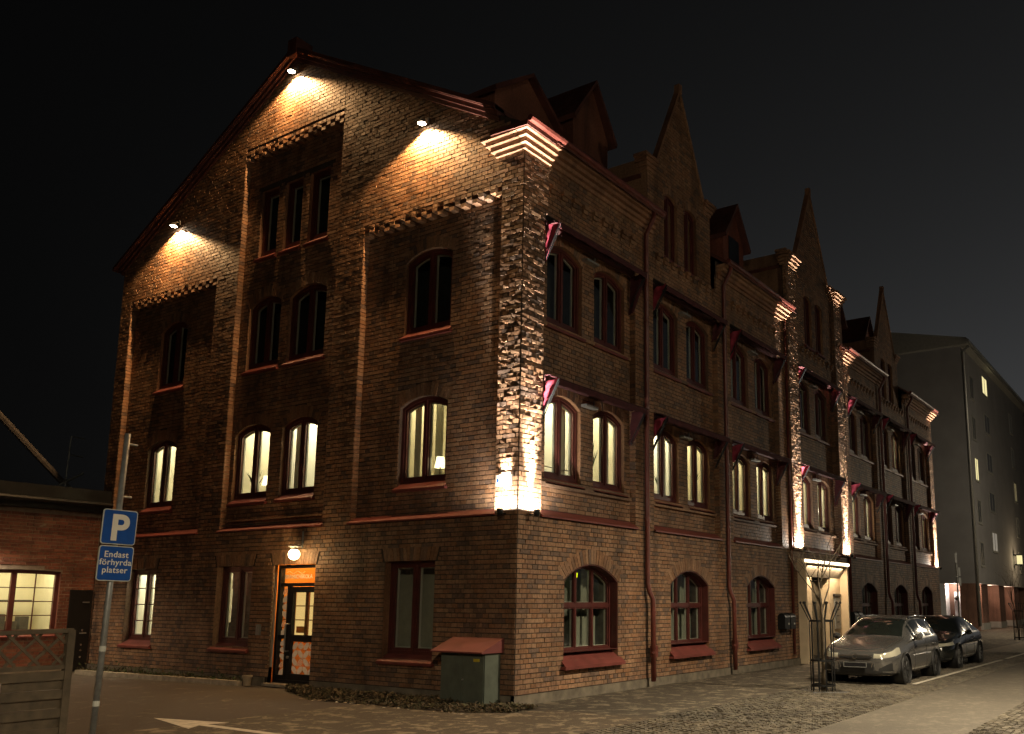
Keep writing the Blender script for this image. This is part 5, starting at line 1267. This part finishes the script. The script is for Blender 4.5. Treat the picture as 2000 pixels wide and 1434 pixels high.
# ------------------------------------------------------------------ street trees with iron guards
def bare_tree(loc, h, seed, label, scale=1):
    T = thing('street_tree', label, 'tree', loc, group='young bare street trees'); rr = random.Random(seed)
    s = MB(); tw = MB()
    def branch(p, d, l, r_, lev):
        pts = [p]; q = p.copy(); dd = d.copy()
        for k in range(5):
            dd = (dd+Vector((rr.gauss(0, .10), rr.gauss(0, .10), rr.gauss(0, .06)+.03))).normalized(); q = q+dd*l/5; pts.append(q.copy())
        rad = [r_*(1-.13*k) for k in range(6)]
        (s if lev < 2 else tw).tube(pts, rad, 7 if lev < 2 else 4)
        if lev >= 4 or l < .12: return
        n_ = {0: 6, 1: 4, 2: 3, 3: 2}[lev]
        for k in range(n_):
            t = .72+.28*(k+rr.random()*.5)/n_ if lev == 0 else rr.uniform(.25, 1); i = min(4, int(t*5)); base = pts[i]+(pts[i+1]-pts[i])*(t*5-i)
            a = 2*math.pi*(k/n_)+rr.uniform(-.5, .5); up_ = rr.uniform(1.1, 2.0) if lev == 0 else rr.uniform(.2, .9)
            ax_ = (Vector((math.cos(a), math.sin(a), up_))+dd*.5).normalized()
            branch(base, ax_, l*rr.uniform(.42, .62), rad[i]*.55, lev+1)
    branch(Vector((0, 0, 0)), Vector((.0, .0, 1)), h, .055*scale, 0)
    s.build('trunk', 'bark', T, True); tw.build('twigs', 'bark', T)
def guard(loc, label):
    T = thing('tree_guard', label, 'tree guard', loc, group='black iron tree guards'); n = 10
    for k in range(n):
        a = 2*math.pi*k/n; c, s_ = math.cos(a), math.sin(a); r_ = .235
        s = MB(); s.tube([(c*r_, s_*r_, 0), (c*r_, s_*r_, 1.42), (c*(r_+.17), s_*(r_+.17), 1.78)], .012, 6); s.lathe([(0, -.03), (.02, -.02), (.026, 0), (.02, .02), (0, .03)], (c*(r_+.17), s_*(r_+.17), 1.79), n=8); s.build('upright_bar', 'iron', T)
    for z in (.12, .62, 1.42):
        s = MB(); s.lathe([(.225, z-.02), (.25, z-.02), (.25, z+.02), (.225, z+.02), (.225, z-.02)], n=24); s.build('hoop', 'iron', T)
    s = MB(); s.lathe([(.25, .004), (.55, .012), (.56, 0)], n=4); s.build('base_grate', 'iron', T)
bare_tree((5.80, -3.45, 0), 2.3, 5, 'young bare tree inside the iron guard in front of the entrance'); guard((5.80, -3.45, .0), 'black iron tree guard in front of the silver car')
bare_tree((36.9, -2.35, 0), 2.4, 9, 'young bare tree at the far right edge before the red brick piers'); guard((36.9, -2.35, 0), 'black iron tree guard at the far right edge')
# sign post seen from behind
SP = thing('sign_post', 'thin post with traffic signs seen from behind beyond the black car', 'sign', (40.0, 1.1, 0))
s = MB(); s.tube([(0, 0, 0), (0, 0, 4.6)], .045); s.build('pole', 'galv', SP)
for z0, z1, x0, x1 in ((4.0, 4.5, -.55, -.05), (3.3, 3.75, .1, .6), (2.75, 3.2, .1, .65), (3.2, 3.25, -.6, 0)):
    s = MB(); s.box(x0, x1, -.07, -.05, z0, z1); s.build('sign_plate', 'galv', SP)

# ------------------------------------------------------------------ street lamps (just outside the picture) and their light
def street_lamp(loc, head, h, e, label, color=(1, .83, .58), size=150, blend=.7, up_=0):
    T = thing('street_lamp', label, 'street lamp', loc, group='street lamps on the far pavement')
    dx, dy = head[0]-loc[0], head[1]-loc[1]
    s = MB(); s.tube([(0, 0, 0), (0, 0, 1.2), (0, 0, h-.6), (dx*.25, dy*.25, h-.1), (dx*.8, dy*.8, h+.08)], [.09, .075, .055, .045, .04], 10); s.build('pole', 'galv', T, True)
    s = MB(); s.box(dx-.16, dx+.16, dy-.3, dy+.3, h+.02, h+.12); s.build('luminaire', 'dark_steel', T)
    s = MB(); s.box(dx-.13, dx+.13, dy-.26, dy+.26, h-.0, h+.018); s.build('lens', 'street_led', T)
    lamp('street_light', 'SPOT', (head[0], head[1], h-.05), e, color, target=(head[0], head[1], 0), spot_size=R(size), spot_blend=blend, shadow_soft_size=.18)
    if up_: lamp('street_fill', 'POINT', (head[0], head[1], h-.12), up_, color, shadow_soft_size=.18)  # added all-round fill at the head, stands in for scattered glow
street_lamp((3.67, -11.6, 0), (3.67, -9.5, 0), 7.95, 8500, 'street lamp across the street from the corner', up_=400)
street_lamp((-17, -15.5, 0), (-17, -13.5, 0), 8, 7600, 'street lamp behind the viewer', size=172, blend=.5, up_=1100)  # its point part is added as soft fill for the left gable
street_lamp((45, -12.6, 0), (45, -10.5, 0), 7.95, 9000, 'unseen street lamp added to light the grey apartment block', up_=2600)  # unseen lamp, added and placed to brighten the apartment block

# ------------------------------------------------------------------ night haze in the air
hz = MB(); hz.box(-70, 130, -60, 60, -1.5, 26); ho = hz.build('haze', 'brick'); ho.data.materials.clear()
hm = bpy.data.materials.new('haze'); hm.use_nodes = True; hm.node_tree.nodes.clear(); MATS['haze'] = hm
ou = hm.node_tree.nodes.new('ShaderNodeOutputMaterial'); pv = hm.node_tree.nodes.new('ShaderNodeVolumePrincipled'); pv.inputs['Color'].default_value = (.85, .88, .86, 1); pv.inputs['Density'].default_value = .018; pv.inputs['Anisotropy'].default_value = .72
hm.node_tree.links.new(pv.outputs[0], ou.inputs['Volume']); ho.data.materials.append(hm); ho['kind'] = 'stuff'
